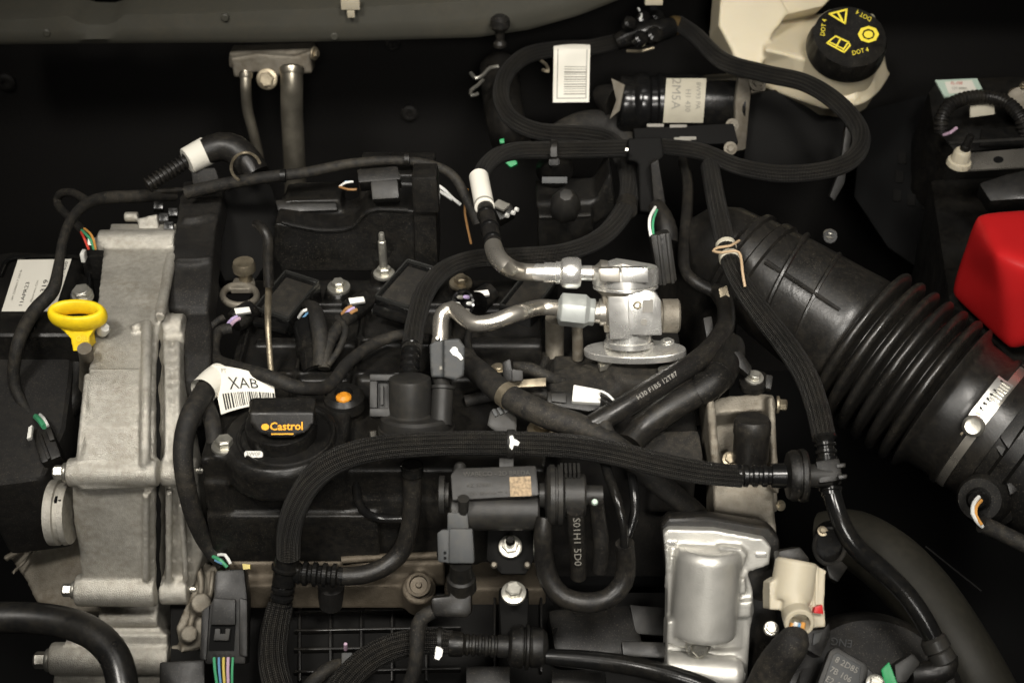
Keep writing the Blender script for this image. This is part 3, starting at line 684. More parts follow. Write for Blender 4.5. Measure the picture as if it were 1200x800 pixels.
add('corner_cap', rowbox([(482, 208), (512, 208), (515, 250), (484, 250)], Yb - .014, .03), 'plastic', rb, bevel=.003)
cn = thing('wiring_plug', 'black rectangular plug with white wires on top of the rear box', 'connector')
add('body', prism([(434, 212), (466, 210), (468, 232), (436, 234)], PY(450, 220, Yb + .0), V((0, -.7, .7)), .02), 'plastic_grey', cn, bevel=.002)
add('body_rear', prism([(418, 198), (466, 194), (470, 210), (420, 214)], PY(444, 205, Yb + .012), V((0, -.5, .8)), .02), 'plastic', cn, bevel=.002)
wire(cn, [(508, 214, .075), (520, 222, .07), (530, 232, .066), (540, 240, .06)], 4, 'w_white'); wire(cn, [(508, 220, .074), (518, 226, .07), (530, 234, .066)], 3.5, 'w_white')
wire(cn, [(398, 219, .085), (405, 214, .09), (414, 213, .09)], 3, 'w_white'); wire(cn, [(398, 219, .085), (408, 222, .088), (418, 222, .088)], 3, 'w_brown'); wire(cn, [(404, 213, .09), (412, 213, .09)], 2.5, 'w_blue')
lo = thing('wiring_loom', 'thin taped cable running across the top of the rear black box', 'cable')
add('loom', tp([(218, 226, .075), (262, 216, .085), (310, 208, .095), (360, 202, .1), (410, 192, .105), (460, 188, .105), (500, 192, .1), (530, 205, .09), (548, 235, .07), (560, 262, .05)], [16, 15, 14, 13, 12, 11, 11, 11, 12, 12]), 'tape', lo)
for x, y, z in ((332, 206, .1), (477, 187, .108)):
    a = P(x - 3, y, z); b = P(x + 3, y, z); add('clip', lathe(a, b, [(0, 8), (1, 8)], 14), 'plastic', lo)
wire(lo, [(546, 228, .06), (545, 250, .055), (552, 285, .05)], 3, 'w_brown'); wire(lo, [(548, 222, .062), (546, 240, .06)], 3, 'w_orange')
# white-banded hose behind
ch = thing('corrugated_hose', 'black corrugated hose with a white band behind the timing cover', 'hose')
a = P(172, 218, .085); b = P(222, 186, .10)
add('corrugated_tube', lathe(a, b, corr(0, 1, 11, 7, 9.5), 22), 'rubber', ch)
a = P(219, 189, .10); b = P(244, 176, .105); add('band', lathe(a, b, [(0, 15), (.05, 16), (.95, 17), (1, 16)], 28), 'paper', ch)
add('elbow', tp([(240, 178, .105), (258, 172, .108), (276, 176, .105), (290, 190, .095), (300, 205, .085)], [32, 34, 36, 36, 34], seg=22), 'rubber', ch)
a = P(272, 190, .118); ringp = [(P(288 + 17 * math.cos(t), 196 + 17 * math.sin(t), .112), .0016) for t in [R(120 + i * 14) for i in range(17)]]
add('spring_clamp', tube(ringp, seg=8), 'zinc_old', ch)
add('bracket', prism([(223, 198), (252, 196), (258, 214), (226, 220)], P(240, 208, .085), V((0, -.8, .6)), .01), 'plastic_matt', ch, bevel=.003)
# pale casting and fittings above the cover
fc = thing('bracket_casting', 'small cream metal bracket with black clips behind the timing cover top', 'bracket')
cast('casting', [prism([(160, 256), (184, 250), (186, 268), (162, 268)], P(172, 260, .05), V((0, -.6, .8)), .015), xcyl(146, 162, 254, .05, 6)], .0018, 2, 'cast', fc)
for x, y in ((186, 240), (192, 254), (198, 264), (203, 248)): add('clip', prism(rrect(x - 6, y - 5, x + 6, y + 5, 2), P(x, y, .055), V((.2, -.6, .7)), .012), 'plastic_gloss', fc, bevel=.001)

# ================================================================== high pressure fuel pump
fp = thing('fuel_pump', 'bright machined high-pressure fuel pump with oval flange and round cap', 'fuel pump')
aP = V((0, .40, .917)).normalized(); nP = V((0, -.917, .40)).normalized()
OP = P(737, 406, .03)                          # foot of the pump, on its axis
u0 = S(OP); YP = OP.y
def ax(px, py, out=0): return PN(px, py, OP, nP) + nP * out
def vl(py0, py1, prof, seg=40, x=733, ph=0): return lathe(ax(x, py0), ax(x, py1), prof, seg, unit=u0, phase=ph)
def pbox(pts, out, depth): return prism(pts, OP + nP * out, nP, depth)
add('cap', vl(338, 312, [(0, 33), (.05, 38), (.14, 38), (.16, 36.5), (.22, 36.5), (.24, 38.5), (.86, 38.5), (.97, 36.5), (1, 34), (1.01, 25), (.96, 22), (.96, 12), (1.02, 9)], 44), 'machined', fp, sharp=25)
add('crimp', prism([(703, 309), (722, 302), (742, 305), (764, 309), (768, 315), (750, 314), (730, 309), (712, 313)], ax(733, 310), V((0, .1, 1)), .006), 'machined', fp, bevel=.001)
add('front_land', pbox([(702, 315), (726, 314), (727, 331), (703, 330)], .0315, .012), 'tube_steel', fp, bevel=.0012); add('front_land', pbox([(728, 314), (760, 314), (760, 331), (729, 331)], .0318, .012), 'machined', fp, bevel=.0012)
add('seal_ring', vl(343, 336, [(0, 30), (.5, 34), (1, 36)], 40), 'cast_dark', fp)
bd = add('body', pbox([(735, 340), (758, 340), (768, 343), (775, 352), (776, 393), (737, 393)], .027, .05), 'machined', fp, bevel=.0016)
add('front_facet', loft([[ax(711, 343, .021), ax(736, 341, .0265), ax(736, 341, -.02), ax(711, 343, -.02)], [ax(713, 392, .021), ax(738, 390, .0265), ax(738, 390, -.02), ax(713, 392, -.02)]]), 'machined', fp, bevel=.001)
add('side_facet', pbox([(706, 345), (722, 344), (724, 391), (708, 390)], .010, .035), 'cast_dark', fp, bevel=.002)  # same metal block, this side coloured darker in place of shade
p = ax(744, 351, .0272); add('screw', lathe(p - nP * .002, p + nP * .0012, [(0, 5), (.7, 5), (1, 4), (1, 2.6), (.4, 2.2)], 18), 'zinc_old', bd)
decal('print_patch', [rrect(753, 351, 765, 366, 1), rrect(751, 374, 758, 381, 2)], ax(755, 362, .0272), nP, 'print_grey', bd)
add('foot', vl(405, 388, [(0, 29), (.35, 29), (.4, 27), (1, 27)], 36, x=737), 'machined', fp)
zf = .03
nF = V((-.10, .18, 1)).normalized(); OF = ax(740, 404)
add('mounting_flange', prism(circ(744, 408, 60, 11, 48), OF, nF, .0075), 'machined', fp, bevel=.0018, segs=3)
pa = ax(722, 365); pb_ = ax(694, 366)
add('outlet_port', lathe(pa, pb_, [(-.2, 22), (.3, 22), (.42, 20), (.46, 17), (.7, 16), (.72, 13), (1.1, 12)], 36), 'tube_steel', fp)
pa = ax(770, 370); pb_ = ax(796, 370)
add('solenoid', lathe(pa, pb_, [(0, 17), (.2, 17), (.22, 20), (.92, 20), (1, 18)], 36), 'cast_dark', fp)
pa = ax(702, 320); pb_ = ax(686, 320)
add('inlet_port', lathe(pa, pb_, [(-.6, 15), (-.1, 16), (0, 13), (.3, 9), (1.2, 8.5)], 28), 'tube_steel', fp)
bolt(fp, PN(782, 400, OF, nF), nF, 6, 'machined', flange=1.4, head=.5)
bolt(fp, PN(780, 416, OF, nF) - nF * .016, -nF, 9, 'zinc', flange=1.1, head=1.2)
# plinth under the pump
pl = thing('pump_plinth', 'matt brown-black bulky housing below the fuel pump flange', 'housing')
def post(x, y, z0, z1, r): a = P(x, y, z1); return lathe(V((a.x, a.y, z0)), a, [(0, r), (.9, r), (1, r * .86)], 24)
cast('casting', [post(672, 445, -.06, .014, 32), post(745, 428, -.06, .02, 34), post(705, 440, -.06, .012, 34), post(790, 440, -.06, .012, 24), boxp(650, 800, 468, -.002, .07, .06), boxp(620, 660, 455, -.01, .06, .05)], .0026, 5, 'rubber_matt', pl)
for x, y, z, m in ((712, 424, .022, 'zinc'),):
    add('shim', prism([(700, 420), (722, 416), (722, 424), (703, 430)], P(712, 424, .02), UP, .006), m, pl, bevel=.001)
add('support_tube', tp([(676, 380, .04), (677, 400, .02), (677, 420, .0)], 13), 'cast_dark', pl)
add('support_tube', tp([(650, 372, .03), (650, 400, .0), (650, 430, -.02)], 22), 'cast_dark', pl)

# fuel feed line: braided hose with white sleeve ending in a steel pipe
fl = thing('fuel_feed_hose', 'braided black hose with white sleeve feeding the pump through a steel elbow', 'hose')
add('hose', tp([(738, 174, .085), (700, 175, .088), (645, 176, .095), (605, 177, .105), (582, 184, .115), (567, 198, .122), (562, 212, .125)], [21, 21, 21, 21, 21, 20, 19]), 'braid', fl)
A = P(561, 207, .125); B = P(568, 243, .122)
sl = add('sleeve', lathe(A, B, [(0, 10.5), (.01, 11.5), (.99, 11.5), (1, 10.5)], 28), 'paper', fl)
add('sleeve_ring', lathe(A, B, [(.9, 11.55), (.93, 11.7), (.95, 11.55)], 28, close=False), 'ink_soft', sl)
add('crimp_sock', tp([(568, 240, .122), (572, 258, .12), (576, 276, .118), (579, 290, .116)], [19, 20, 21, 19]), 'rubber', fl)
def mid(px, py, pts): pass
for t, w in ((.2, 22.5), (.55, 23.5), (.85, 22.5)):
    A = P(568 + 11 * t - .4, 243 + 46 * t - 2, .121 - .005 * t); B = P(568 + 11 * t + .4, 243 + 46 * t + 2, .121 - .005 * t)
    add('band', lathe(A, B, [(0, w / 2 - 1), (.2, w / 2), (.8, w / 2), (1, w / 2 - 1)], 24), 'plastic_gloss', fl)
def pyr(x, y, yy=None): return ax(x, y)
z_in = pyr(690, 320).z
add('steel_elbow', tube([(P(578, 288, .117), 10.5 * u0), (P(582, 300, .117), 10.8 * u0), (P(592, 311, .117), 10.8 * u0), (P(608, 318, z_in + .002), 10.5 * u0), (pyr(632, 319), 10 * u0), (pyr(655, 319.5), 9.5 * u0)], seg=24), 'tube_steel', fl)
A = pyr(622, 319); B = pyr(690, 320)
add('ferrule', lathe(A, B, [(0, 9), (.1, 10.5), (.22, 10.5), (.23, 12), (.42, 12), (.43, 13.5), (.5, 13), (.55, 17), (.62, 18.5), (.80, 18.5), (.86, 16), (.87, 9), (1.05, 9)], 36), 'machined', fl)
# pressure line with hex nut
hl = thing('pressure_line', 'polished bent steel pressure pipe with a large hex nut at the pump', 'pipe')
zn = pyr(678, 364).z
add('tube', tube([(P(512, 415, .035), 9 * u0), (P(516, 396, .045), 9.5 * u0), (P(516, 380, .055), 9.5 * u0), (P(519, 368, .063), 9.5 * u0), (P(530, 362, .066), 9.5 * u0), (P(542, 371, .068), 9.5 * u0), (P(555, 379, .07), 9.5 * u0), (P(578, 377, .073), 9.5 * u0), (P(606, 367, .077), 9.5 * u0), (P(634, 360, zn), 9.5 * u0), (pyr(664, 362), 9.5 * u0)], seg=24), 'tube_steel', hl)
A = pyr(655, 362); B = pyr(697, 366)
add('hex_nut', lathe(A, B, [(0, 16), (.06, 20), (.72, 20.5), (.84, 16.5), (.98, 16.5), (1, 15)], 6, phase=.15), 'nut_plate', hl, bevel=.0012)
add('nut_collar', lathe(A, B, [(-.04, 11), (.0, 13.5), (.2, 13.5)], 24), 'nut_plate', hl)
# plug behind the pump
cn = thing('wiring_plug', 'dark grey ribbed plug with green and white wires behind the fuel pump', 'connector')
O = PY(777, 290, .04); n = V((0, -.92, .4))
add('body', prism([(762, 276), (786, 272), (794, 330), (772, 336)], O, n, .025), 'plastic_grey', cn, bevel=.003)
add('rib', prism([(770, 276), (774, 275), (781, 334), (777, 335)], O + n * .003, n, .004), 'plastic_grey', cn, bevel=.0008); add('rib', prism([(780, 274), (784, 273), (791, 332), (787, 333)], O + n * .003, n, .004), 'plastic_grey', cn, bevel=.0008)
add('boot', tp([(768, 240, .09), (776, 254, .085), (781, 270, .078), (782, 284, .07)], [18, 24, 26, 24]), 'rubber', cn)
wire(cn, [(768, 243, .1), (762, 254, .1), (761, 266, .095), (763, 277, .09)], 4, 'w_white'); wire(cn, [(770, 246, .1), (766, 256, .1), (765, 266, .095), (766, 277, .09)], 3, 'w_green')
text('lettering', 'A M', 775, 285, 9, O + n * .0005, n, 'ink', cn, roll=82)

# ================================================================== hoses at the back
hb = thing('vapour_hose', 'braided black hose looping behind the pump under the barcode flag', 'hose')
add('hose', tp([(752, 45, .115), (725, 49, .112), (690, 56, .11), (650, 58, .11), (616, 66, .108), (594, 86, .10), (587, 112, .09), (598, 138, .08), (630, 154, .07), (680, 158, .06), (714, 166, .05), (732, 188, .048), (738, 222, .048), (728, 252, .046), (702, 280, .046), (660, 296, .048), (605, 301, .05), (555, 304, .052), (519, 318, .052), (498, 343, .05), (487, 378, .046), (482, 412, .042)], [19, 19, 19, 19, 20, 20, 20, 20, 21, 22, 23, 24, 24, 24, 23, 22, 22, 22, 23, 24, 24, 24]), 'braid', hb)
A = P(482, 406, .043); B = P(479, 446, .034)
add('corrugated_end', lathe(A, B, [(0, 12.5), (.02, 13)] + corr(.1, .9, 4, 9, 11.5) + [(1, 9)], 24), 'plastic_gloss', hb)
a = P(735, 238, .049); b = P(734, 246, .049); add('band', lathe(a, b, [(0, 13), (1, 13)], 22), 'rubber', hb)
hl2 = thing('brake_vacuum_hose', 'braided black hose making a wide loop below the brake fluid reservoir', 'hose')
add('hose', tp([(795, 28, .135), (815, 42, .135), (848, 72, .13), (895, 86, .128), (945, 98, .125), (985, 124, .12), (1008, 156, .11), (1003, 182, .105), (975, 198, .1), (920, 204, .095), (868, 196, .092), (822, 178, .09), (776, 172, .085)], [19, 20, 21, 21, 21, 22, 22, 22, 21, 21, 20, 20, 19]), 'braid', hl2)
a = P(788, 31, .135); b = P(796, 29, .135); add('brass_ring', lathe(a, b, [(0, 9), (.1, 11.5), (.5, 11.5), (1, 10)], 22), 'brass', hl2)
jb = thing('hose_bracket', 'black moulded bracket joining two braided hoses behind the pump', 'bracket')
O = P(755, 175, .095)
cast('bracket', [prism([(736, 162), (776, 160), (778, 184), (770, 190), (768, 250), (750, 248), (748, 190), (736, 188)], O, V((0, -.8, .6)), .03)], .002, 3, 'plastic_dark', jb)
p = P(734, 176, .1); add('pin', lathe(p, p + V((0, -.004, .003)), [(0, 2.5), (1, 2)], 10), 'zinc', jb)
add('end_plate', prism([(762, 192), (772, 186), (782, 250), (768, 260)], P(770, 220, .07), V((0, -.9, .3)), .012), 'plastic_matt', jb, bevel=.003)
cp = thing('hose_clip', 'small black clip holding the feed hose above the sensor housing', 'clip')
a = P(645, 177, .096); b = P(653, 177, .096); add('ring', lathe(a, b, [(0, 12), (.1, 13), (.9, 13), (1, 12)], 22), 'plastic', cp)
add('tab', prism(rrect(645, 172, 653, 184, 1.5), P(649, 178, .108), V((0, -.8, .6)), .003), 'plastic_grey', cp, bevel=.0006); add('foot', prism(rrect(643, 186, 655, 194, 2), P(649, 190, .09), V((0, -.8, .6)), .01), 'plastic', cp, bevel=.001)
add('vapour_pipe', tp([(800, 188, .05), (806, 215, .055), (805, 250, .055), (801, 290, .05), (803, 318, .045), (820, 334, .04), (838, 343, .035), (848, 362, .03), (850, 380, .03)], [12, 13, 14, 14, 14, 15, 15, 14, 14]), 'rubber', None, 'slim smooth black pipe dropping beside the fuel pump plug', 'pipe')
# connector fitting at the cowl
qc = thing('hose_connector', 'black quick-connect fitting at the upper end of the looped hoses', 'connector')
add('body', tp([(722, 50, .118), (740, 42, .125), (760, 38, .13), (780, 34, .133), (796, 29, .135)], [18, 26, 30, 26, 18]), 'plastic_gloss', qc)
for x, y, r in ((735, 30, 8), (752, 24, 9), (768, 22, 8), (748, 48, 9), (764, 44, 10)):
    a = P(x, y, .14); add('lug', lathe(a, a + V((.004, -.006, .008)), [(0, r), (.8, r), (1, r * .7)], 14), 'plastic_gloss', qc)
add('tether', tp([(735, 60, .12), (752, 60, .125), (766, 56, .128)], 4), 'zinc_old', qc)
wire(qc, [(748, 10, .15), (752, 18, .15), (750, 24, .148)], 2.5, 'w_white')
# spring clamps near firewall
sc_ = thing('spring_clamp', 'pale metal spring clamp with curled ears on the firewall hose', 'clamp')
add('ear', tp([(552, 86, .09), (558, 92, .092), (566, 88, .093), (574, 80, .094), (584, 78, .094)], 4.5, seg=8), 'zinc', sc_); add('ear', tp([(560, 110, .09), (553, 112, .09), (552, 106, .09), (560, 100, .092), (566, 94, .093)], 4.5, seg=8), 'zinc', sc_)
add('ear', tp([(632, 70, .1), (640, 76, .1), (642, 84, .1), (636, 82, .1)], 4, seg=8), 'zinc_old', sc_)
add('hose_stub', tp([(585, 80, .06), (588, 110, .05), (592, 140, .04), (600, 170, .0)], 46), 'rubber', sc_)
# barcode flag
bf = thing('barcode_flag', 'white barcode flag folded over the braided hose below the cowl', 'tag')
O = P(670, 57, .11) + FACE * .016; n = V((0, -.86, .5)).normalized()
g, f = sheet([(649, 50), (692, 50), (690, 120), (648, 120)], O, n, lambda u, v: (-.012 * max(0, (.16 - v) / .16) ** 2) + .0025 * math.sin(3 * u + 5 * v) , nu=10, nv=18)
fg = add('paper', g, 'paper', bf)
bars = [(.30, .40 + i * .041, .90, .40 + i * .041 + random.choice([.012, .02, .026])) for i in range(12)]
add('barcode', on_sheet(f, bars), 'ink_soft', fg)
add('border', on_sheet(f, [(.10, .02, .125, .93), (.90, .02, .925, .93), (.1, .925, .925, .94)]), 'ink_soft', fg)

# ================================================================== sensor housing in the middle back
sh = thing('sensor_housing', 'black stepped housing with a faceted cap behind the braided hose', 'housing')
Ys = P(660, 288, .0).y
cast('shell', [rowbox([(630, 252), (694, 250), (696, 290), (630, 292)], Ys, .05), rowbox([(628, 238), (698, 234), (716, 200), (722, 250), (700, 262), (630, 258)], Ys + .02, .05)], .0024, 3, 'plastic', sh)
p = P(662, 246, .055); add('cap', lathe(p, p + V((0, -.02, .03)), [(0, 19), (.5, 18), (.8, 13), (1, 8)], 7), 'plastic_grey', sh, bevel=.002)
add('edge', tube([(PY(632, 254, Ys - .001), .002), (PY(692, 252, Ys - .001), .002)], seg=8), 'plastic_grey', sh)
add('plate', prism(rect(635, 207, 665, 215), P(650, 211, .08), V((0, -.8, .6)), .004), 'plastic_slate', sh, bevel=.0008)
add('dome', lathe(P(650, 198, .06), P(650, 190, .085), [(0, 22), (.6, 16), (1, 6)], 22), 'plastic', sh)
add('green_clip', prism([(588, 186), (602, 183), (607, 192), (598, 196)], P(597, 190, .05), V((0, -.7, .7)), .008), 'green', None, 'small green clip below the looped braided hose', 'clip', bevel=.001)
add('green_clip', prism([(585, 163), (591, 162), (591, 168), (586, 168)], P(588, 165, .09), V((0, -.7, .7)), .004), 'green', None, 'tiny green dot clip above the braided feed hose', 'clip', bevel=.0008)
cn = thing('wiring_plug', 'black plug with a pale square lid beside the white hose sleeve', 'connector')
add('body', prism([(578, 242), (598, 236), (604, 248), (586, 258)], P(590, 246, .05), V((0, -.6, .8)), .02), 'plastic', cn, bevel=.002)
add('lid', prism([(577, 240), (584, 233), (598, 239), (590, 246)], P(588, 240, .06), V((0, -.4, .9)), .004), 'print_light', cn, bevel=.0008)
for x, y in ((593, 252), (600, 249), (604, 245)): add('pin', lathe(P(x, y, .056), P(x + 3, y + 1, .056), [(0, 3), (1, 2.5)], 10), 'white', cn)
# big dark cover arc behind
add('booster_hose', tp([(640, 178, .02), (660, 158, .03), (690, 146, .035), (720, 152, .03), (742, 180, .01)], 34), 'rubber_matt', None, 'fat dull black hose arching behind the braided hoses', 'hose')

# ================================================================== brake master cylinder and reservoir
mc = thing('brake_booster', 'glossy black brake cylinder with ribs and a worn white label', 'brake cylinder')
A = P(722, 122, .06); B = P(868, 120, .06); B = V((B.x, A.y, A.z))
add('cylinder', lathe(A, B, [(0, 28), (.03, 33), (.06, 34), (.1, 33), (.13, 33), (.16, 36), (.2, 37), (.25, 36), (.27, 33), (.31, 33), (.33, 36), (.36, 36), (.37, 35), (.9, 35), (.95, 34), (.96, 38), (.995, 38), (1, 36)], 48), 'plastic_gloss', mc)
ul = S(A)
def cyl_map(px, py, lift=.0012):  # flat label wrapped on the cylinder
    d = ray(px, py); ax = V((1, 0, 0)); r = 35 * ul + lift
    oc_ = CAM - A; dy, dz = d.y, d.z; a_ = dy * dy + dz * dz; b_ = 2 * (oc_.y * dy + oc_.z * dz); c_ = oc_.y ** 2 + oc_.z ** 2 - r * r
    t = (-b_ - math.sqrt(max(0, b_ * b_ - 4 * a_ * c_))) / (2 * a_); return CAM + d * t
vs = []; fs = []
for j in range(9):
    for i in range(4): vs.append(cyl_map(777 + 47 * i / 3 + (8 - j) * .5, 92 + 52 * j / 8))
for j in range(8):
    for i in range(3): k = j * 4 + i; fs.append((k, k + 1, k + 5, k + 4))
lbm = add('label', (vs, fs, None), 'paper_dim', mc)
for s, x, y, h, m in (('2M5A', 792, 110, 15, 'ink_soft'), ('H1 430', 806, 118, 9, 'ink_soft'), ('8W93 PA', 818, 112, 8, 'ink_soft')):
    text('lettering', s, x, y, h, A, UP, m, lbm, roll=92, mapf=lambda X, Y: cyl_map(X, Y, .0018))
add('rod_boot', tp([(700, 110, .06), (712, 115, .06), (724, 120, .06)], [20, 34, 44]), 'rubber', mc)
add('bracket', prism([(716, 92), (732, 100), (726, 130), (714, 140), (722, 118)], P(722, 115, .085), V((-.3, -.9, .3)), .004), 'cast_dark', mc, bevel=.001)
fb = thing('booster_flange', 'dull metal end flange with bolts beside the black brake cylinder', 'flange')
Of = P(872, 140, .06)
add('plate', prism([(866, 88), (878, 84), (880, 110), (874, 175), (862, 178), (862, 120)], Of, V((.3, -.9, .3)), .006), 'cast_dark', fb, bevel=.0015)
bolt(fb, P(888, 96, .1), V((0, -.8, .5)), 7, 'cast_dark', flange=1.5); bolt(fb, P(858, 147, .07), V((0, -.8, .5)), 5, 'cast_dark'); bolt(fb, P(856, 174, .06), V((0, -.8, .5)), 5, 'cast_dark')
add('lug', prism([(876, 84), (898, 88), (898, 106), (880, 110)], P(886, 96, .095), V((0, -.8, .6)), .01), 'cast_dark', fb, bevel=.003)
mbk = thing('brake_mount', 'black angular housing below the brake fluid reservoir', 'housing')
add('shell', prism([(880, 108), (912, 104), (970, 128), (992, 140), (985, 196), (870, 196)], P(930, 150, .04), V((0, -.85, .5)), .06), 'plastic_dark', mbk, bevel=.006)
add('strip', prism([(992, 140), (1000, 146), (990, 215), (978, 236), (972, 230), (984, 200)], P(988, 180, .05), V((0, -.85, .5)), .01), 'plastic_grey', mbk, bevel=.002)
for x, y in ((768, 147), (795, 148), (800, 163), (806, 162)): add('terminal', prism(rect(x - 10, y - 2, x + 10, y + 2), P(x, y, .075), V((0, -.8, .6)), .004), 'print_light', mbk, bevel=.0006)
add('terminal_block', prism([(742, 150), (860, 144), (866, 168), (745, 172)], P(800, 158, .068), V((0, -.7, .7)), .02), 'plastic_dark', mbk, bevel=.003)

rv = thing('brake_fluid_reservoir', 'cream translucent brake fluid reservoir with a black screw cap', 'reservoir')
Or = P(960, 100, .10); nr = V((.05, -.80, .60)).normalized()
def slice_(pts, z): return [P(x, y, z) for x, y in pts]
cast('tank', [loft([slice_([(896, 108), (928, 122), (960, 136), (994, 139), (1014, 128), (1028, 106), (1020, 60), (900, 62)], .050),
      slice_([(884, 98), (926, 114), (966, 128), (1000, 126), (1022, 114), (1037, 92), (1030, 50), (890, 46)], .075),
      slice_([(882, 84), (928, 101), (970, 115), (1004, 117), (1026, 104), (1040, 84), (1032, 40), (888, 38)], .088),
      slice_([(892, 76), (930, 90), (972, 103), (1004, 104), (1024, 92), (1036, 72), (1030, 30), (896, 28)], .098),
      slice_([(896, 58), (930, 66), (972, 76), (1004, 78), (1022, 68), (1030, 52), (1024, 16), (900, 16)], .125)]),
      tp([(882, 85, .082), (928, 103, .082), (970, 118, .082), (1004, 121, .082), (1026, 107, .082), (1040, 86, .082)], 7, seg=10),
      prism([(846, -20), (905, -20), (925, 14), (905, 40), (888, 92), (866, 84), (858, 60), (842, 30)], Or - nr * .035 + V((0, .0, 0)), nr, .06)], .0022, 4, 'cream', rv)
add('neck', lathe(PN(996, 43, Or + nr * .035, nr) - V((.03, -.50, .86)).normalized() * .06, PN(996, 43, Or + nr * .035, nr) - V((.03, -.50, .86)).normalized() * .02, [(0, 44), (1, 42)], 40), 'cream', rv)
add('rear_tank', prism([(860, -40), (1010, -40), (965, 8), (905, 22), (880, 30), (850, 10)], Or - nr * .06 + V((0, 0, .02)), nr, .05), 'cream', rv, bevel=.006)
Oc = PN(996, 43, Or + nr * .035, nr); axc = V((.03, -.50, .86)).normalized()
base = Oc - axc * .026
cpn = thing('reservoir_cap', 'round black brake fluid cap with yellow warning symbols', 'cap')
uc = S(Oc)
k = 96; prof = [(0, 46), (.15, 46.5), (.7, 45.5), (.9, 44.5), (1, 42.5), (1.0, 41.5)]
vs, fs, _ = lathe(base, Oc, prof, k, unit=uc)
ctr = base
g2 = []
for i, v in enumerate(vs):
    j = i % k; row = i // k
    if row in (2, 3): 
        if (j // 6) % 2 == 0: c_ = base + axc * (v - base).dot(axc); v = c_ + (v - c_) * .955
    g2.append(v)
body = add('cap_body', (g2, fs, None), 'plastic', cpn)
# prints on the cap top: traced on the cap's own plane
def cdec(name, polys): decal(name, polys, Oc, axc, 'yellow_print', cpn, lift=.0008)
def thick(path, w, closed=False):
    out = []; m = len(path)
    for i in range(m if closed else m - 1):
        a, b = V((*path[i], 0)), V((*path[(i + 1) % m], 0)); d = (b - a).normalized(); nn = V((-d.y, d.x, 0)) * (w / 2); e = d * (w * .45)
        out.append([tuple((a - e + nn)[:2]), tuple((b + e + nn)[:2]), tuple((b + e - nn)[:2]), tuple((a - e - nn)[:2])])
    return out
cdec('warning_triangle', thick([(972, 17), (992, 12), (990, 28)], 2.2, True) + thick([(982, 16), (986.5, 24)], 2.4))
cdec('brake_symbol', [[(1017.5 + 12.5 * math.cos(t) , 41 + 10 * math.sin(t)), (1017.5 + 12.5 * math.cos(t2), 41 + 10 * math.sin(t2)), (1017.5 + 7.6 * math.cos(t2), 41 + 6.4 * math.sin(t2)), (1017.5 + 7.6 * math.cos(t), 41 + 6.4 * math.sin(t))] for t, t2 in [(R(a), R(a + 45)) for a in range(0, 360, 45)]] + [circ(1017.5, 41, 5.4, 4.3, 16)])
cdec('handbook_symbol', thick([(979, 43), (969, 51), (989, 62), (996, 54)], 1.8) + thick([(979, 43), (985, 46), (980, 55)], 1.8) + thick([(985, 46), (994, 50), (988, 59)], 1.8) + thick([(996, 54), (994, 50)], 1.6) + thick([(972, 50), (988, 58)], 1.4))
for s, x, y, r in (('DOT 4', 965, 33, -82), ('DOT 4', 1012, 19, 208), ('DOT 4', 1008, 61, -14)):
    text('lettering', s, x, y, 7.5, Oc, axc, 'yellow_print', cpn, roll=r, lift=.0008, wide=.9)

# ================================================================== intake duct
du = thing('intake_duct', 'large black rubber air intake duct with bellows folds', 'duct')
A = P(862, 300, .03); B = P(1150, 498, -.05); ud = S(P(1040, 400, 0))
r_s = 82; r_b = 100
D = (B - A).length
prof = [(.0, 58), (.012, 60), (.018, 65), (.035, 66), (.042, 62), (.08, 63), (.088, 68), (.12, 69), (.128, 65), (.2, 69), (.3, 72), (.4, 75), (.45, 77), (.49, 78)]
t = .50
for i in range(6):
    prof += [(t, 75), (t + .004, 77), (t + .010, 90), (t + .015, 95.5), (t + .022, 97.5), (t + .031, 97.5), (t + .038, 95), (t + .043, 89), (t + .049, 77), (t + .053, 75)]; t += .0555
prof += [(t + .004, 86), (t + .012, 96), (t + .02, 95), (t + .035, 86), (t + .05, 83), (t + .10, 82), (t + .13, 82), (t + .14, 86), (t + .155, 86), (t + .16, 82), (t + .24, 81)]
add('duct_body', lathe(A, B, prof, 80, unit=ud), 'duct', du, sharp=50)
x_, y_, a_ = frame(B - A)
add('elbow', tube([(A + (B - A) * .02, 57 * ud), (A - (B - A) * .06 + V((0, 0, -.006)), 56 * ud), (A - (B - A) * .12 + V((-.0, .0, -.05)), 54 * ud), (A - (B - A) * .14 + V((0, 0, -.11)), 53 * ud), (A - (B - A) * .14 + V((0, 0, -.22)), 53 * ud)], seg=40), 'duct', du)
def on_duct(tt, ang, r): c = A + (B - A) * tt; return c + (x_ * math.cos(R(ang)) + y_ * math.sin(R(ang))) * (r * ud)
add('rib', tube([(on_duct(.14 + .3 * i / 10, 128, 66 + 8 * i / 10), .003) for i in range(11)], seg=8), 'duct', du)
for tt in (.2, .33): add('rib', tube([(on_duct(tt + .0006 * (a - 110), a, 67 + tt * 12), .003) for a in range(40, 171, 10)], seg=8), 'duct', du)
tcl = .50 + 6 * .0555 + .16
cm_ = thing('hose_clamp', 'bright worm-drive hose clamp around the end of the intake duct', 'clamp')
add('strap', lathe(A, B, [(tcl - .026, 82), (tcl - .026, 83.6), (tcl + .026, 83.6), (tcl + .026, 82)], 80, unit=ud, close=False), 'tube_steel', cm_)
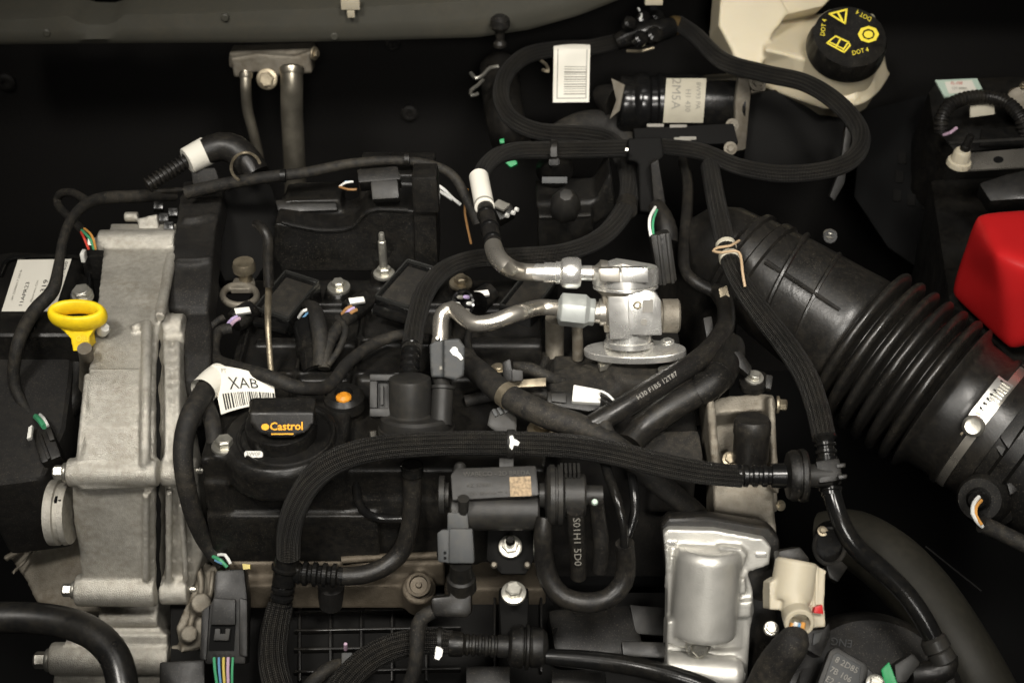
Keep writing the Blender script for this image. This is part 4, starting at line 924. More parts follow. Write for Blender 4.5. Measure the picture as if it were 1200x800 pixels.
# worm housing: plate following the strap
def strap_patch(a0, a1, t0, t1, r, k=10):
    vs, fs = [], []
    for rr in (r, r - 1.5):
        for i in range(k + 1):
            ang = a0 + (a1 - a0) * i / k
            vs += [on_duct(t0, ang, rr), on_duct(t1, ang, rr)]
    o = 2 * (k + 1)
    for i in range(k):
        fs += [(2 * i, 2 * i + 1, 2 * i + 3, 2 * i + 2), (o + 2 * i, o + 2 * i + 2, o + 2 * i + 3, o + 2 * i + 1), (2 * i, 2 * i + 2, o + 2 * i + 2, o + 2 * i), (2 * i + 1, o + 2 * i + 1, o + 2 * i + 3, 2 * i + 3)]
    fs += [(0, o, o + 1, 1), (2 * k, 2 * k + 1, o + 2 * k + 1, o + 2 * k)]
    return (vs, fs, None)
WA0, WA1 = 100, 140
wh = add('worm_housing', strap_patch(WA0, WA1, tcl - .034, tcl + .022, 86), 'machined', cm_, bevel=.0008)
for i in range(10):
    a = WA0 + 3 + i * 2.9; add('band_thread', strap_patch(a, a + 1.5, tcl - .012, tcl + .018, 87.4, 2), 'zinc', wh, bevel=.0003)
sp_ = on_duct(tcl, WA1 + 4, 86); nd = (sp_ - (A + (B - A) * tcl)).normalized()
add('screw', lathe(sp_ - nd * .004, sp_ + nd * .010, [(0, 13), (.7, 13), (.85, 12), (1, 9), (.95, 5)], 24), 'zinc', cm_)
add('slot', strap_patch(66, 71, tcl - .012, tcl + .01, 84.4, 4), 'plastic', cm_)
for i in range(4): add('tail_tooth', strap_patch(134 + i * 6, 137 + i * 6, tcl - .02, tcl - .002 - i * .003, 86, 2), 'zinc_old', cm_, bevel=.0004)
# housing beyond the clamp (air flow sensor)
ah = thing('air_meter_housing', 'black plastic air meter housing after the hose clamp', 'housing')
C2 = B + (B - A).normalized() * .14
add('barrel', lathe(B - (B - A).normalized() * .015, C2, [(0, 74), (.05, 78), (.3, 78), (.32, 88), (.4, 88), (.42, 80), (1, 80)], 56, unit=ud), 'plastic', ah)
add('top_frame', prism([(1168, 484), (1200, 460), (1230, 470), (1230, 540), (1180, 545), (1160, 515)], P(1190, 500, -.01), V((-.2, -.5, .8)), .02), 'plastic', ah, bevel=.004)
add('inner_panel', prism([(1176, 492), (1202, 470), (1230, 476), (1230, 530), (1186, 532), (1172, 512)], P(1190, 500, -.006), V((-.2, -.5, .8)), .006), 'plastic', ah, bevel=.002)
add('side_housing', prism([(1126, 548), (1150, 520), (1196, 500), (1240, 515), (1240, 640), (1190, 606), (1150, 596), (1130, 575)], P(1180, 550, -.075), V((-.3, -.6, .7)), .05), 'plastic', ah, bevel=.008, segs=3)
se = thing('wiring_plug', 'black round sensor plug with white and orange wires under the air meter', 'connector')
p = P(1165, 580, -.09); add('body', lathe(p, P(1148, 585, -.06), [(0, 36), (.4, 36), (.5, 30), (.9, 28), (1, 24)], 28), 'plastic', se)
add('collar', lathe(P(1150, 583, -.064), P(1144, 586, -.05), [(0, 14), (.8, 13), (1, 9)], 20), 'plastic_gloss', se)
wire(se, [(1147, 582, -.046), (1141, 590, -.045), (1140, 602, -.047), (1147, 613, -.055), (1152, 617, -.06)], 5, 'w_white'); wire(se, [(1150, 586, -.046), (1144, 594, -.045), (1144, 604, -.048), (1150, 614, -.055)], 4, 'w_orange')
add('cable', tp([(1150, 614, -.06), (1165, 620, -.065), (1185, 630, -.07), (1210, 642, -.075)], 20), 'tape', se)
add('clip', prism([(1180, 566), (1192, 562), (1194, 574), (1184, 580)], P(1187, 570, -.05), V((0, -.6, .8)), .01), 'plastic', se, bevel=.001)
# screw on the far side
sb = thing('fixing_bolt', 'pale hex bolt on the battery tray beside the intake duct', 'bolt'); bolt(sb, P(973, 274, .0), V((0, -.2, 1)), 5, 'zinc', name='head'); add('post', lathe(P(973, 277, 0), P(973, 277, -.06), [(0, 8), (1, 8)], 14), 'plastic', sb)

# ================================================================== battery corner
bc = thing('battery_cover', 'glossy red plastic battery terminal cover beside the intake duct', 'battery cover')
top = [P(1142, 246, .10), P(1166, 294, .105), P(1260, 330, .105), P(1260, 240, .10)]
mid_ = [P(1124, 300, .05), P(1176, 352, .06), P(1270, 380, .06), P(1250, 270, .05)]
bot = [P(1110, 346, .0), P(1182, 413, .0), P(1205, 330, .0), P(1160, 300, .0)]
bot = [P(1110, 346, -.0), P(1182, 414, -.0), P(1262, 372, -.0), P(1200, 290, -.0)]
cast('cover', [loft([bot, mid_, top])], .0035, 60, 'red', bc)
bx = thing('battery', 'black battery box under the red terminal cover', 'battery')
add('case', prism([(1090, 210), (1200, 205), (1300, 320), (1300, 470), (1196, 430), (1112, 352)], P(1180, 340, -.012), UP, .18), 'plastic', bx, bevel=.006)
fx = thing('fuse_box', 'black fuse box with a greenish sticker in the far corner', 'fuse box')
add('case', prism([(1088, 108), (1100, 92), (1220, 88), (1220, 172), (1120, 178), (1094, 150)], P(1150, 130, .055), V((0, -.35, .93)), .12), 'plastic', fx, bevel=.004)
n = V((0, -.35, .93)).normalized(); O = P(1150, 130, .055) + n * .002
add('sticker', prism([(1096, 94), (1145, 92), (1153, 108), (1107, 114)], O, n, .002), 'label_green', fx)
add('sticker_field', prism([(1107, 96), (1139, 94), (1145, 107), (1112, 110)], O + n * .0006, n, .001), 'paper', fx)
text('lettering', 'FL-100', 1121, 98, 5, O + n * .0008, n, 'w_red', fx); text('lettering', '12V 60Ah', 1124, 104, 4.5, O + n * .0008, n, 'ink_soft', fx)
add('panel', prism([(1150, 150), (1200, 148), (1200, 168), (1148, 170)], P(1175, 160, .062), n, .006), 'plastic_gloss', fx, bevel=.002)
add('tan_label', prism([(1137, 124), (1165, 121), (1166, 134), (1137, 138)], P(1150, 130, .075), V((0, -.8, .6)), .004), 'paper_dim', fx, bevel=.0008)
add('edge_rail', tube([(P(1112, 168, .06), .002), (P(1220, 162, .06), .002)], seg=8), 'plastic_grey', fx)
co = thing('corrugated_conduit', 'black corrugated conduit arching over the fuse box', 'conduit')
q = spline([(P(x, y, z), 1) for x, y, z in ((1103, 155, .06), (1104, 138, .075), (1114, 123, .085), (1134, 115, .09), (1158, 114, .09), (1180, 121, .088), (1196, 138, .08), (1203, 160, .06))], .0011)
uu = S(P(1140, 115, .09)); add('conduit', tube([(a, (8.6 if (i % 4) in (0, 1) else 7.0) * uu) for i, (a, _) in enumerate(q)], seg=16, raw=True), 'rubber', co, sharp=20)
wire(co, [(1106, 158, .06), (1113, 156, .065), (1121, 150, .068)], 4, 'w_pink')
ds = thing('battery_strap', 'flat brushed metal strap with an oval hole and a plastic nut', 'strap')
O = P(1160, 188, .06); n = V((0, -.25, .97)).normalized()
add('strap', prism([(1112, 188), (1125, 180), (1220, 172), (1220, 194), (1122, 200)], O, n, .003), 'tube_steel', ds, bevel=.0008)
add('hole', prism(circ(1170, 187, 6, 3.8), O + n * .0006, n, .001), 'void', ds)
p = P(1124, 190, .064); add('nut', lathe(p, p + V((.001, -.002, .016)), [(-.2, 15), (.15, 14), (.2, 11), (.8, 10), (1, 8)], 12), 'ivory', ds, bevel=.0006)
add('stud', lathe(p, p + V((.006, -.002, .034)), [(.2, 6), (.6, 6), (.62, 5), (1, 4.5)], 14), 'plastic', ds)
tb = thing('terminal_bolt', 'coppery terminal bolt at the edge of the fuse box', 'bolt'); bolt(tb, P(1196, 112, .085), V((0, -.2, 1)), 9, 'zinc_old', name='head', stud=2); add('base', lathe(P(1196, 118, .085), P(1196, 126, .06), [(0, 16), (1, 14)], 18), 'cast_dark', tb)
add('battery_clamp', prism([(1146, 214), (1176, 204), (1200, 198), (1215, 205), (1215, 232), (1160, 236)], P(1180, 216, .06), V((-.2, -.5, .8)), .03), 'plastic', None, 'dark grey angled plastic clamp above the red terminal cover', 'clamp', bevel=.005)
# grid wall of the battery tray
gw = thing('battery_tray', 'black ribbed battery tray wall behind the intake duct', 'tray')
add('wall', prism([(1010, 130), (1088, 110), (1130, 240), (1112, 340), (1040, 290), (1000, 230)], P(1060, 220, -.06), V((-.4, -.6, .6)), .03), 'void', gw, bevel=.004)
for i in range(3):
    for j in range(3):
        x = 1052 + i * 17 - j * 3; y = 178 + j * 22 + i * 5
        add('pocket', prism(rrect(x, y, x + 10, y + 14, 2), PN(1060, 220, P(1060, 220, -.06), V((-.4, -.6, .6)).normalized()) + V((-.4, -.6, .6)).normalized() * .002, V((-.4, -.6, .6)), .004), 'pad', gw, bevel=.001)

# ================================================================== vertical braided hose, tee and rigid line
he = thing('breather_hose', 'braided black hose running down alongside the intake duct to a tee', 'hose')
add('hose', tp([(832, 196, .085), (838, 230, .10), (846, 268, .105), (854, 302, .10), (868, 332, .092), (893, 368, .08), (921, 404, .066), (944, 440, .06), (958, 478, .052), (966, 514, .04)], [22, 23, 24, 22, 25, 27, 28, 28, 28, 28]), 'braid', he)
a = P(850, 286, .103); b = P(855, 304, .100)
add('clip_band', lathe(a, b, [(0, 11), (.05, 12.2), (.25, 12.2), (.3, 11)], 22), 'paper_dim', he); add('clip_band', lathe(a, b, [(.75, 11), (.8, 12.2), (1, 12.2), (1.05, 11)], 22), 'paper_dim', he)
add('clip_wire', tp([(866, 282, .115), (856, 288, .118), (842, 290, .117), (836, 294, .116), (846, 296, .118), (862, 294, .118), (868, 300, .116), (870, 318, .11), (873, 336, .10)], 3.4, seg=8), 'clip_tan', he)
A = P(966, 510, .042); B = P(974, 580, .012)
add('corrugated_joint', lathe(A, B, [(0, 14), (.04, 15), (.08, 12)] + corr(.12, .36, 2, 10, 12.5) + [(.38, 12.5), (.6, 13)] + corr(.62, .98, 3, 11, 13.5) + [(1, 11)], 24), 'plastic_gloss', he)
add('tee_block', prism([(956, 540), (984, 536), (988, 562), (960, 566)], P(970, 552, .038), V((0, -.6, .8)), .02), 'plastic', he, bevel=.002)
add('tee_rib', prism([(980, 543), (991, 542), (991, 547), (981, 548)], P(985, 545, .042), V((0, -.6, .8)), .006), 'plastic', he, bevel=.0008); add('tee_rib', prism([(982, 556), (993, 555), (993, 560), (983, 561)], P(987, 558, .040), V((0, -.6, .8)), .006), 'plastic', he, bevel=.0008)
add('rigid_line', tp([(974, 574, .014), (980, 596, .005), (990, 622, -.008), (1006, 644, -.02), (1034, 668, -.035), (1062, 696, -.05), (1084, 728, -.066), (1098, 756, -.08)], [22, 22, 23, 24, 24, 24, 24, 23], seg=24), 'plastic_gloss', he)
add('end_coupling', lathe(P(1092, 746, -.075), P(1106, 774, -.09), [(0, 13), (.1, 16), (.5, 16.5), (.55, 13), (.62, 15), (1, 16), (1.15, 12)], 24), 'plastic_grey', he)
add('end_elbow', tp([(1108, 768, -.09), (1106, 782, -.095), (1090, 788, -.1), (1066, 790, -.1)], [28, 32, 30, 26]), 'plastic', he)
gq = thing('quick_connector', 'dark connector block with a green locking tab at the rigid line end', 'connector')
add('body', prism([(1048, 778), (1070, 764), (1080, 776), (1062, 800), (1050, 800)], P(1062, 784, -.09), V((0, -.6, .8)), .025), 'plastic_grey', gq, bevel=.003)
add('locking_tab', prism([(1032, 784), (1042, 774), (1052, 800), (1054, 812), (1038, 808)], P(1042, 790, -.085), V((-.2, -.6, .8)), .012), 'green', gq, bevel=.002)

# ================================================================== purge line across the front (braided) with check valve
hd = thing('purge_hose', 'thick braided black hose sweeping across the front of the valve cover', 'hose')
add('hose', tp([(338, 652, -.075), (339, 622, -.05), (348, 590, -.02), (366, 561, .005), (398, 538, .025), (445, 525, .035), (510, 520, .038), (570, 519, .038), (620, 520, .038), (670, 523, .038), (720, 531, .036), (770, 543, .034), (820, 553, .032), (870, 558, .03)], [28, 29, 30, 31, 31, 30, 29, 29, 29, 29, 29, 29, 28, 26], seg=28), 'braid', hd)
a = P(594, 519, .038); b = P(603, 519, .038); add('clip', lathe(a, b, [(0, 15), (.1, 16.5), (.9, 16.5), (1, 15)], 24), 'plastic_grey', hd)
add('paint_mark', prism([(597, 511), (601, 510), (602, 514), (605, 515), (609, 518), (607, 522), (602, 521), (600, 527), (597, 523), (598, 517)], P(600, 518, .062), V((0, -.7, .7)), .002), 'paint_mark', hd)
A = P(864, 557, .03); B = P(972, 558, .03); B = V((B.x, A.y, A.z))
add('corrugated_end', lathe(A, B, [(0, 14), (.03, 14)] + corr(.05, .36, 3, 11, 13.5) + [(.37, 14.5), (.56, 15), (.57, 13)], 28), 'plastic_gloss', hd)
cv = thing('check_valve', 'black disc-shaped check valve between the purge hose and the tee', 'valve')
add('disc', lathe(A, B, [(.52, 16), (.55, 27), (.6, 30), (.64, 30), (.645, 27), (.67, 27), (.675, 31), (.72, 31.5), (.745, 30), (.75, 24), (.77, 15)], 48), 'plastic', cv)
add('spigot', lathe(A, B, [(.74, 14), (.8, 13.5), (1.02, 12.5)], 24), 'plastic_grey', cv)
# lower tee and hose
tl = thing('tee_hose', 'black tee fitting with corrugated ends above a thick braided hose', 'hose')
A = P(337, 650, -.078); B = P(328, 716, -.13)
add('tee_body', lathe(A, B, [(0, 14), (.05, 15), (.18, 15), (.2, 17), (.24, 17), (.26, 14), (.5, 14), (.52, 12)] + corr(.54, .96, 3, 11, 14) + [(1, 11)], 24), 'plastic_gloss', tl)
add('hose', tp([(329, 708, -.125), (322, 740, -.14), (320, 775, -.15), (330, 815, -.16), (350, 850, -.17)], [30, 34, 35, 35, 35], seg=24), 'braid', tl)
A = P(345, 671, -.095); B = P(402, 675, -.098)
add('corrugated_branch', lathe(A, B, [(0, 11), (.1, 13)] + corr(.15, .95, 4, 11, 14.5) + [(1, 11)], 24), 'plastic_gloss', tl)
add('branch_pipe', tp([(398, 675, -.098), (425, 673, -.098), (450, 664, -.095), (470, 646, -.085), (480, 618, -.062), (483, 585, -.035), (483, 548, -.005)], [22, 22, 22, 22, 22, 22, 23], seg=24), 'rubber', tl)
a = P(483, 556, -.01); b = P(483, 544, 0); add('band', lathe(a, b, [(0, 12), (.1, 13.5), (.9, 13.5), (1, 12)], 24), 'plastic_gloss', tl)
add('foot', lathe(P(388, 684, -.12), P(388, 706, -.15), [(0, 16), (1, 15)], 20), 'plastic_matt', tl)
# front lower hose
hf = thing('canister_hose', 'braided black hose with white paint mark crossing the intake manifold', 'hose')
add('hose', tp([(380, 830, -.13), (404, 798, -.125), (432, 772, -.12), (466, 756, -.115), (500, 751, -.11), (530, 752, -.11)], [32, 33, 33, 32, 31, 28], seg=28), 'braid', hf)
a = P(512, 751, -.11); b = P(519, 751, -.11); add('clip', lathe(a, b, [(0, 15), (.2, 16.5), (.8, 16.5), (1, 15)], 24), 'plastic_grey', hf)
add('paint_mark', prism([(511, 757), (516, 758), (519, 761), (518, 768), (514, 773), (509, 771), (510, 765)], P(514, 764, -.092), V((0, -.75, .65)), .002), 'paint_mark', hf)
A = P(526, 754, -.11); B = P(660, 770, -.11); B = V((B.x, A.y, A.z - .006))
add('corrugated_end', lathe(A, B, [(0, 14), (.05, 15), (.12, 14)] + corr(.14, .42, 5, 11, 13) + [(.43, 13), (.54, 13.5)], 24), 'plastic', hf)
add('coupling', lathe(A, B, [(.52, 15), (.545, 23), (.62, 25), (.65, 25), (.655, 21), (.67, 21), (.675, 27), (.7, 27), (.71, 22), (.73, 24), (.82, 23), (.86, 18), (.87, 11)], 14), 'plastic', hf, bevel=.0012)
add('rigid_line', tp([(640, 769, -.115), (680, 772, -.115), (730, 778, -.115), (780, 789, -.115), (830, 806, -.12), (870, 830, -.125)], [18, 22, 23, 23, 23, 23], seg=24), 'plastic_gloss', hf)

# ================================================================== purge regulator (round) + quick connector
rg = thing('purge_regulator', 'dark grey round regulator valve in front of the ignition coils', 'valve')
zb = .012
a = P(488, 500, zb); aR = V((0, .36, .93)).normalized()
add('base_disc', lathe(a - aR * .014, a + aR * .012, [(0, 42), (.35, 42), (.38, 45), (.55, 45), (.58, 43), (.9, 42), (1, 39)], 48), 'plastic_grey', rg)
add('barrel', lathe(a + V((-.005, 0, 0)) + aR * .01, a + V((-.005, 0, 0)) + aR * .046, [(0, 30), (.1, 25), (.9, 25), (.97, 24), (1, 21)], 36), 'plastic_grey', rg)
add('side_tube', lathe(P(517, 498, .02), P(519, 452, .045), [(0, 13), (.9, 13), (.92, 15), (1, 15)], 24), 'plastic_grey', rg)
Oq = P(448, 470, .035); nq = V((0, -.7, .7))
for q in (rect(433, 438, 465, 446), rect(433, 478, 465, 488), rect(433, 446, 442, 478), rect(456, 446, 465, 478)): add('plug_wall', prism(q, Oq, nq, .02), 'plastic_grey', rg, bevel=.0012)
add('plug_core', prism(rect(440, 444, 458, 480), Oq - nq * .008, nq, .01), 'plastic', rg)
add('plug_pin', prism(rect(446, 452, 449, 474), Oq - nq * .003, nq, .006), 'plastic_grey', rg)
for y in (455, 467): add('web', bar(PN(464, y, Oq, nq) - nq * .006, PN(478, y, Oq, nq) - nq * .012, 3, 8), 'plastic_grey', rg)
add('pipe_stub', tp([(437, 505, .01), (438, 520, .0), (436, 535, -.01)], 8), 'tube_steel', rg)
qk = thing('quick_connector', 'slate connector with white paint daub below the bent steel pipe', 'connector')
Ok = P(523, 430, .06); nk = V((.05, -.8, .6))
cast('body', [prism([(503, 404), (512, 398), (526, 400), (524, 442), (505, 442)], Ok, nk, .022), prism([(520, 398), (538, 396), (545, 406), (544, 440), (534, 446), (520, 442)], Ok + V(nk).normalized() * .004, nk, .026)], .0015, 2, 'plastic_slate', qk)
add('paint_daub', prism([(527, 411), (530, 407), (533, 406), (536, 408), (537, 412), (540, 415), (543, 420), (540, 422), (536, 418), (531, 416)], Ok + V(nk).normalized() * .0052, nk, .0015), 'paint_mark', qk)
add('neck', lathe(P(517, 440, .045), P(518, 456, .04), [(0, 11), (1, 10)], 20), 'plastic_grey', qk)
p = P(513, 397, .065); add('ball', lathe(p, p + V((0, -.004, .004)), [(0, 3), (.6, 3.5), (1, 2)], 10), 'zinc', qk)
for x in (515, 521): decal('mark', [rect(x, 429, x + 3, 433)], Ok + V(nk).normalized() * .001, nk, 'print_light', qk)

# ================================================================== looms and connectors in the middle
lo = thing('wiring_loom', 'thick dusty taped cable slanting under the front braided hose', 'cable')
add('loom', tp([(540, 418, .02), (566, 440, .03), (596, 464, .036), (640, 486, .034), (684, 502, .028), (730, 530, .02), (780, 572, -.01), (815, 600, -.05), (830, 618, -.09)], [26, 29, 30, 31, 31, 29, 27, 24, 24], seg=22), 'tape', lo)
add('branch_cable', tp([(724, 472, .034), (716, 480, .036), (708, 494, .034), (712, 510, .028), (730, 526, .02)], [15, 19, 20, 20, 20]), 'tape', lo)
add('tape_band', lathe(P(591, 461, .036), P(598, 466, .036), [(0, 15.5), (1, 15.5)], 24), 'zinc_old', lo)
fi = thing('cable_fir_clip', 'black ribbed clip under the slanting taped cable', 'clip')
add('clip_body', prism([(574, 480), (592, 474), (606, 488), (606, 506), (588, 512), (570, 498)], P(590, 492, .018), V((0, -.6, .8)), .02), 'plastic_grey', fi, bevel=.003)
for i in range(3): add('rib', prism([(576 + i * 6, 480 - i * 2), (580 + i * 6, 478 - i * 2), (584 + i * 6, 486 - i * 2), (580 + i * 6, 488 - i * 2)], P(585, 482, .024), V((0, -.6, .8)), .004), 'plastic_slate', fi, bevel=.0006)
cn = thing('wiring_plug', 'black plug with a bright white locking piece in front of the pump', 'connector')
Ow = P(680, 462, .04); nw = V((0, -.5, .85))
add('body', prism([(641, 458), (668, 458), (706, 468), (706, 478), (690, 482), (641, 474)], Ow, nw, .02), 'plastic', cn, bevel=.002)
add('locking_piece', prism([(672, 450), (704, 456), (704, 472), (670, 470)], Ow + V(nw).normalized() * .006, nw, .012), 'white', cn, bevel=.0015)
add('ring', prism([(646, 460), (664, 460), (664, 472), (646, 470)], Ow + V(nw).normalized() * .003, nw, .006), 'plastic_grey', cn, bevel=.0012)
for i in range(3): wire(cn, [(704, 458 + i * 5, .05), (712, 462 + i * 5, .05), (720, 470 + i * 3, .045)], 3, ('w_white', 'plastic', 'plastic_grey')[i])
br = thing('metal_bracket', 'small flat metal bracket with black clip beside the slanting cable', 'bracket')
add('strip', prism([(590, 446), (640, 442), (640, 452), (592, 454)], P(615, 448, .022), V((0, -.4, .9)), .003), 'zinc_old', br, bevel=.0008)
add('clip', prism([(588, 424), (598, 420), (602, 446), (590, 448)], P(595, 434, .035), V((-.2, -.7, .6)), .012), 'plastic', br, bevel=.0015); add('clip_ear', prism([(600, 432), (613, 434), (613, 446), (600, 447)], P(606, 440, .035), V((0, -.7, .6)), .01), 'plastic_grey', br, bevel=.0012)
add('cable', tp([(600, 430, .02), (622, 432, .024), (640, 440, .02), (660, 448, .01)], [14, 15, 14, 12]), 'tape', br)
sb = thing('fixing_bolt', 'greenish hex bolt half hidden behind the front braided hose', 'bolt'); bolt(sb, P(636, 503, .004), UP, 11, 'zinc_old', name='head', flange=1.7)
# dark coolant hoses on the right of the pump
h1 = add('coolant_hose', tp([(694, 498, .03), (712, 488, .036), (745, 468, .044), (785, 443, .05), (815, 424, .052), (838, 402, .05), (851, 378, .045), (848, 350, .04), (838, 340, .036)], [26, 27, 27, 26, 25, 24, 22, 20, 18], seg=24), 'rubber', None, 'smooth black hose with faint white print rising past the fuel pump', 'hose')
h2 = thing('coolant_hose', 'wide black hose with elbow and clip plug beside the thermostat casting', 'hose')
add('hose', tp([(738, 520, .008), (752, 502, .014), (776, 484, .024), (806, 466, .034), (826, 456, .038)], [32, 34, 33, 32, 31], seg=26), 'rubber', h2)
add('elbow', tp([(816, 462, .036), (834, 450, .042), (846, 436, .044), (856, 416, .042), (858, 404, .036)], [32, 34, 36, 34, 28], seg=26), 'plastic', h2)
for x, y, z in ((826, 455, .04), (842, 441, .044)):
    a = P(x, y, z); b = P(x + 4, y - 4, z); add('bead', lathe(a, b, [(0, 16), (.2, 19), (.8, 19), (1, 16)], 26), 'plastic', h2)
add('latch', prism([(860, 412), (868, 410), (882, 430), (878, 440), (864, 428)], P(870, 424, .05), V((.2, -.6, .8)), .01), 'plastic', h2, bevel=.0015)
text('print', 'H30 F1B5 12T87', 770, 452, 8, P(770, 452, .066), V((0, -.6, .8)), 'print_grey', h1, roll=-32)
th = thing('thermostat_housing', 'weathered cast aluminium housing with bolts beneath the braided breather hose', 'housing')
Ot = P(866, 470, .02)
cast('casting', [prism([(828, 474), (842, 465), (890, 460), (908, 462), (910, 478), (832, 486)], Ot, V((0, -.45, .9)), .03),
      prism([(828, 470), (838, 468), (846, 560), (836, 570)], P(836, 520, .004), V((0, -.8, .6)), .06), prism([(900, 466), (908, 464), (914, 580), (906, 575)], P(906, 520, .004), V((0, -.8, .6)), .06),
      prism([(832, 478), (908, 472), (912, 600), (836, 600)], P(870, 540, -.035), V((0, -.8, .6)), .03), prism([(836, 560), (906, 562), (912, 650), (836, 650)], P(870, 600, -.06), V((0, -.75, .65)), .05)], .0022, 3, 'cast_dark', th)
bolt(th, P(912, 474, .014), V((1, -.1, 0)), 7, 'zinc_old', head=1.4, flange=1.5)
bolt(th, P(884, 442, .032), V((0, -.2, 1)), 7, 'zinc', flange=1.6); add('ear', prism(circ(884, 445, 18, 12), P(884, 445, .03), UP, .006), 'plastic', th, bevel=.001)
add('ear_clip', prism([(898, 438), (906, 440), (904, 456), (897, 454)], P(902, 446, .035), V((0, -.5, .8)), .008), 'plastic', th, bevel=.001)
bolt(th, P(856, 538, -.012), V((0, -.5, .85)), 7, 'zinc_old', flange=1.4)
a = P(880, 530, -.002); b = P(882, 490, .03); add('temperature_sensor', lathe(a, b, [(-.2, 21), (.55, 21), (.6, 22), (.9, 21.5), (1, 19)], 36), 'rubber', th)
bolt(th, P(915, 592, -.02), V((.3, -.7, .6)), 4, 'zinc_old')
add('front_bulk', prism([(735, 505), (820, 502), (826, 540), (740, 545)], P(780, 520, -.004), V((0, -.3, .95)), .04), 'rubber_matt', th, bevel=.006)

# ================================================================== solenoid valve with hoses
so = thing('solenoid_valve', 'dark grey solenoid valve with faint print and a round disc end', 'valve')
Os = P(578, 568, .02); ns = V((0, -.55, .83)).normalized()
add('top_plate', prism([(528, 556), (534, 548), (628, 545), (632, 580), (530, 586)], Os, ns, .012), 'plastic_grey', so, bevel=.0015)
A = P(528, 598, -.008); B = P(632, 597, -.008); B = V((B.x, A.y, A.z))
add('coil_barrel', lathe(A, B, [(0, 21), (.02, 23), (.98, 23), (1, 21)], 36), 'plastic_grey', so)
add('end_flange', lathe(P(514, 580, .01), P(526, 580, .01), [(0, 20), (.1, 23), (.6, 23), (.65, 15), (1, 15)], 36), 'plastic_grey', so)
add('lug', lathe(P(539, 552, .022), P(539, 542, .026), [(0, 8), (.7, 7), (1, 4)], 16), 'plastic_grey', so); add('lug', lathe(P(543, 584, .018), P(543, 602, .0), [(0, 7), (.8, 6), (1, 4)], 16), 'plastic_grey', so)
add('top_lug', prism(rect(585, 536, 602, 548), P(594, 542, .024), ns, .008), 'plastic_grey', so, bevel=.001)
A = P(632, 580, .01); B = P(706, 578, .01); B = V((B.x, A.y, A.z))
add('disc', lathe(A, B, [(0, 14), (.08, 15), (.12, 32), (.17, 36), (.24, 36), (.25, 33), (.28, 33), (.29, 36), (.36, 36), (.38, 30), (.4, 25), (.7, 25), (.73, 23), (.74, 12), (1, 11.5)], 48), 'plastic_grey', so)
for i in range(5): p = P(658 + i * 5, 551, .032); add('rib', box(p, (.0022, .012, .006)), 'plastic_grey', so)
Ot2 = Os + ns * .0008
for s, x, y, h in (('WABECO - 2D BREDA', 582, 555, 8), ('AZ 15980.1', 562, 568, 6.5), ('12V 18W / 4 CT 3', 572, 578, 6)): text('lettering', s, x, y, h, Ot2, ns, 'print_faint', so, roll=-1.5)
decal('gold_patch', [[(597, 559), (622, 558), (623, 581), (598, 582)]], Ot2, ns, 'gold', so, lift=.0008)
p = P(697, 588, .022); add('paint_dot', lathe(p, p + ns * .002, [(0, 4), (1, 3)], 10), 'label_green', so)
uh = thing('u_hose', 'black hose bent into a U below the solenoid valve', 'hose')
add('hose', tp([(638, 606, .0), (636, 626, -.012), (637, 652, -.035), (644, 680, -.055), (660, 699, -.066), (688, 706, -.07), (714, 700, -.068), (730, 682, -.058), (734, 660, -.042), (732, 636, -.02)], [18, 22, 23, 24, 24, 24, 24, 24, 23, 22], seg=24), 'rubber', uh)
add('vacuum_pipe', tp([(732, 640, -.02), (730, 612, .0), (722, 582, .015), (713, 556, .02), (708, 540, .02)], [10, 10, 11, 12, 12]), 'plastic_gloss', uh)
sh1 = thing('short_hose', 'short black hose with white printed characters hanging from the solenoid disc', 'hose')
A = P(674, 598, .012); B = P(678, 676, -.06)
s1 = add('hose', tube([(A, 10 * S(A)), (P(676, 625, -.012), 10 * S(A)), (P(678, 650, -.036), 10 * S(A)), (B, 9.5 * S(A))], seg=22), 'rubber', sh1)
dh = (B - A).normalized(); nh = (FACE - dh * FACE.dot(dh)).normalized()
text('print', 'S01H1 5D0', 676, 634, 12, P(676, 625, -.012) + nh * (10.4 * S(A)), nh, 'print_light', s1, roll=88, lift=.0006)
add('short_hose', tp([(699, 588, .012), (702, 612, -.008), (705, 640, -.03), (703, 668, -.055)], [17, 18, 19, 18], seg=20), 'rubber', None, 'short plain black hose hanging from the solenoid valve spigot', 'hose')
add('vacuum_pipe', tp([(738, 545, .01), (743, 575, .0), (744, 600, -.012), (738, 622, -.025), (732, 640, -.03)], [11, 12, 12, 11, 10]), 'plastic_gloss', None, 'thin glossy black pipe curving beside the U hose', 'pipe')
# small pipe on valve cover front
add('drain_pipe', tp([(418, 548, -.01), (418, 575, -.03), (424, 596, -.045), (444, 607, -.055), (480, 608, -.055)], [10, 11, 11, 10, 10]), 'plastic_gloss', None, 'thin black pipe bending across the valve cover front', 'pipe')
cg = thing('wiring_plug', 'slate grey plug over a black elbow below the solenoid valve', 'connector')
Og = P(535, 640, -.015); ng = V((0, -.75, .66))
add('neck', prism([(524, 600), (548, 600), (550, 622), (524, 622)], Og - V(ng).normalized() * .004, ng, .02), 'plastic_slate', cg, bevel=.002)
add('body', prism([(526, 619), (554, 619), (556, 660), (526, 660)], Og, ng, .024), 'plastic_slate', cg, bevel=.002)
add('wing', prism([(512, 624), (518, 620), (528, 620), (528, 660), (513, 658)], Og - V(ng).normalized() * .003, ng, .018), 'plastic_slate', cg, bevel=.002)
decal('slots', [rect(520, 646, 523, 649), rect(520, 652, 523, 655)], Og - V(ng).normalized() * .0028, ng, 'void', cg)
add('boot', lathe(P(540, 660, -.03), P(541, 690, -.06), [(0, 13), (.5, 14), (.55, 17), (.95, 18), (1, 15)], 26), 'plastic', cg)
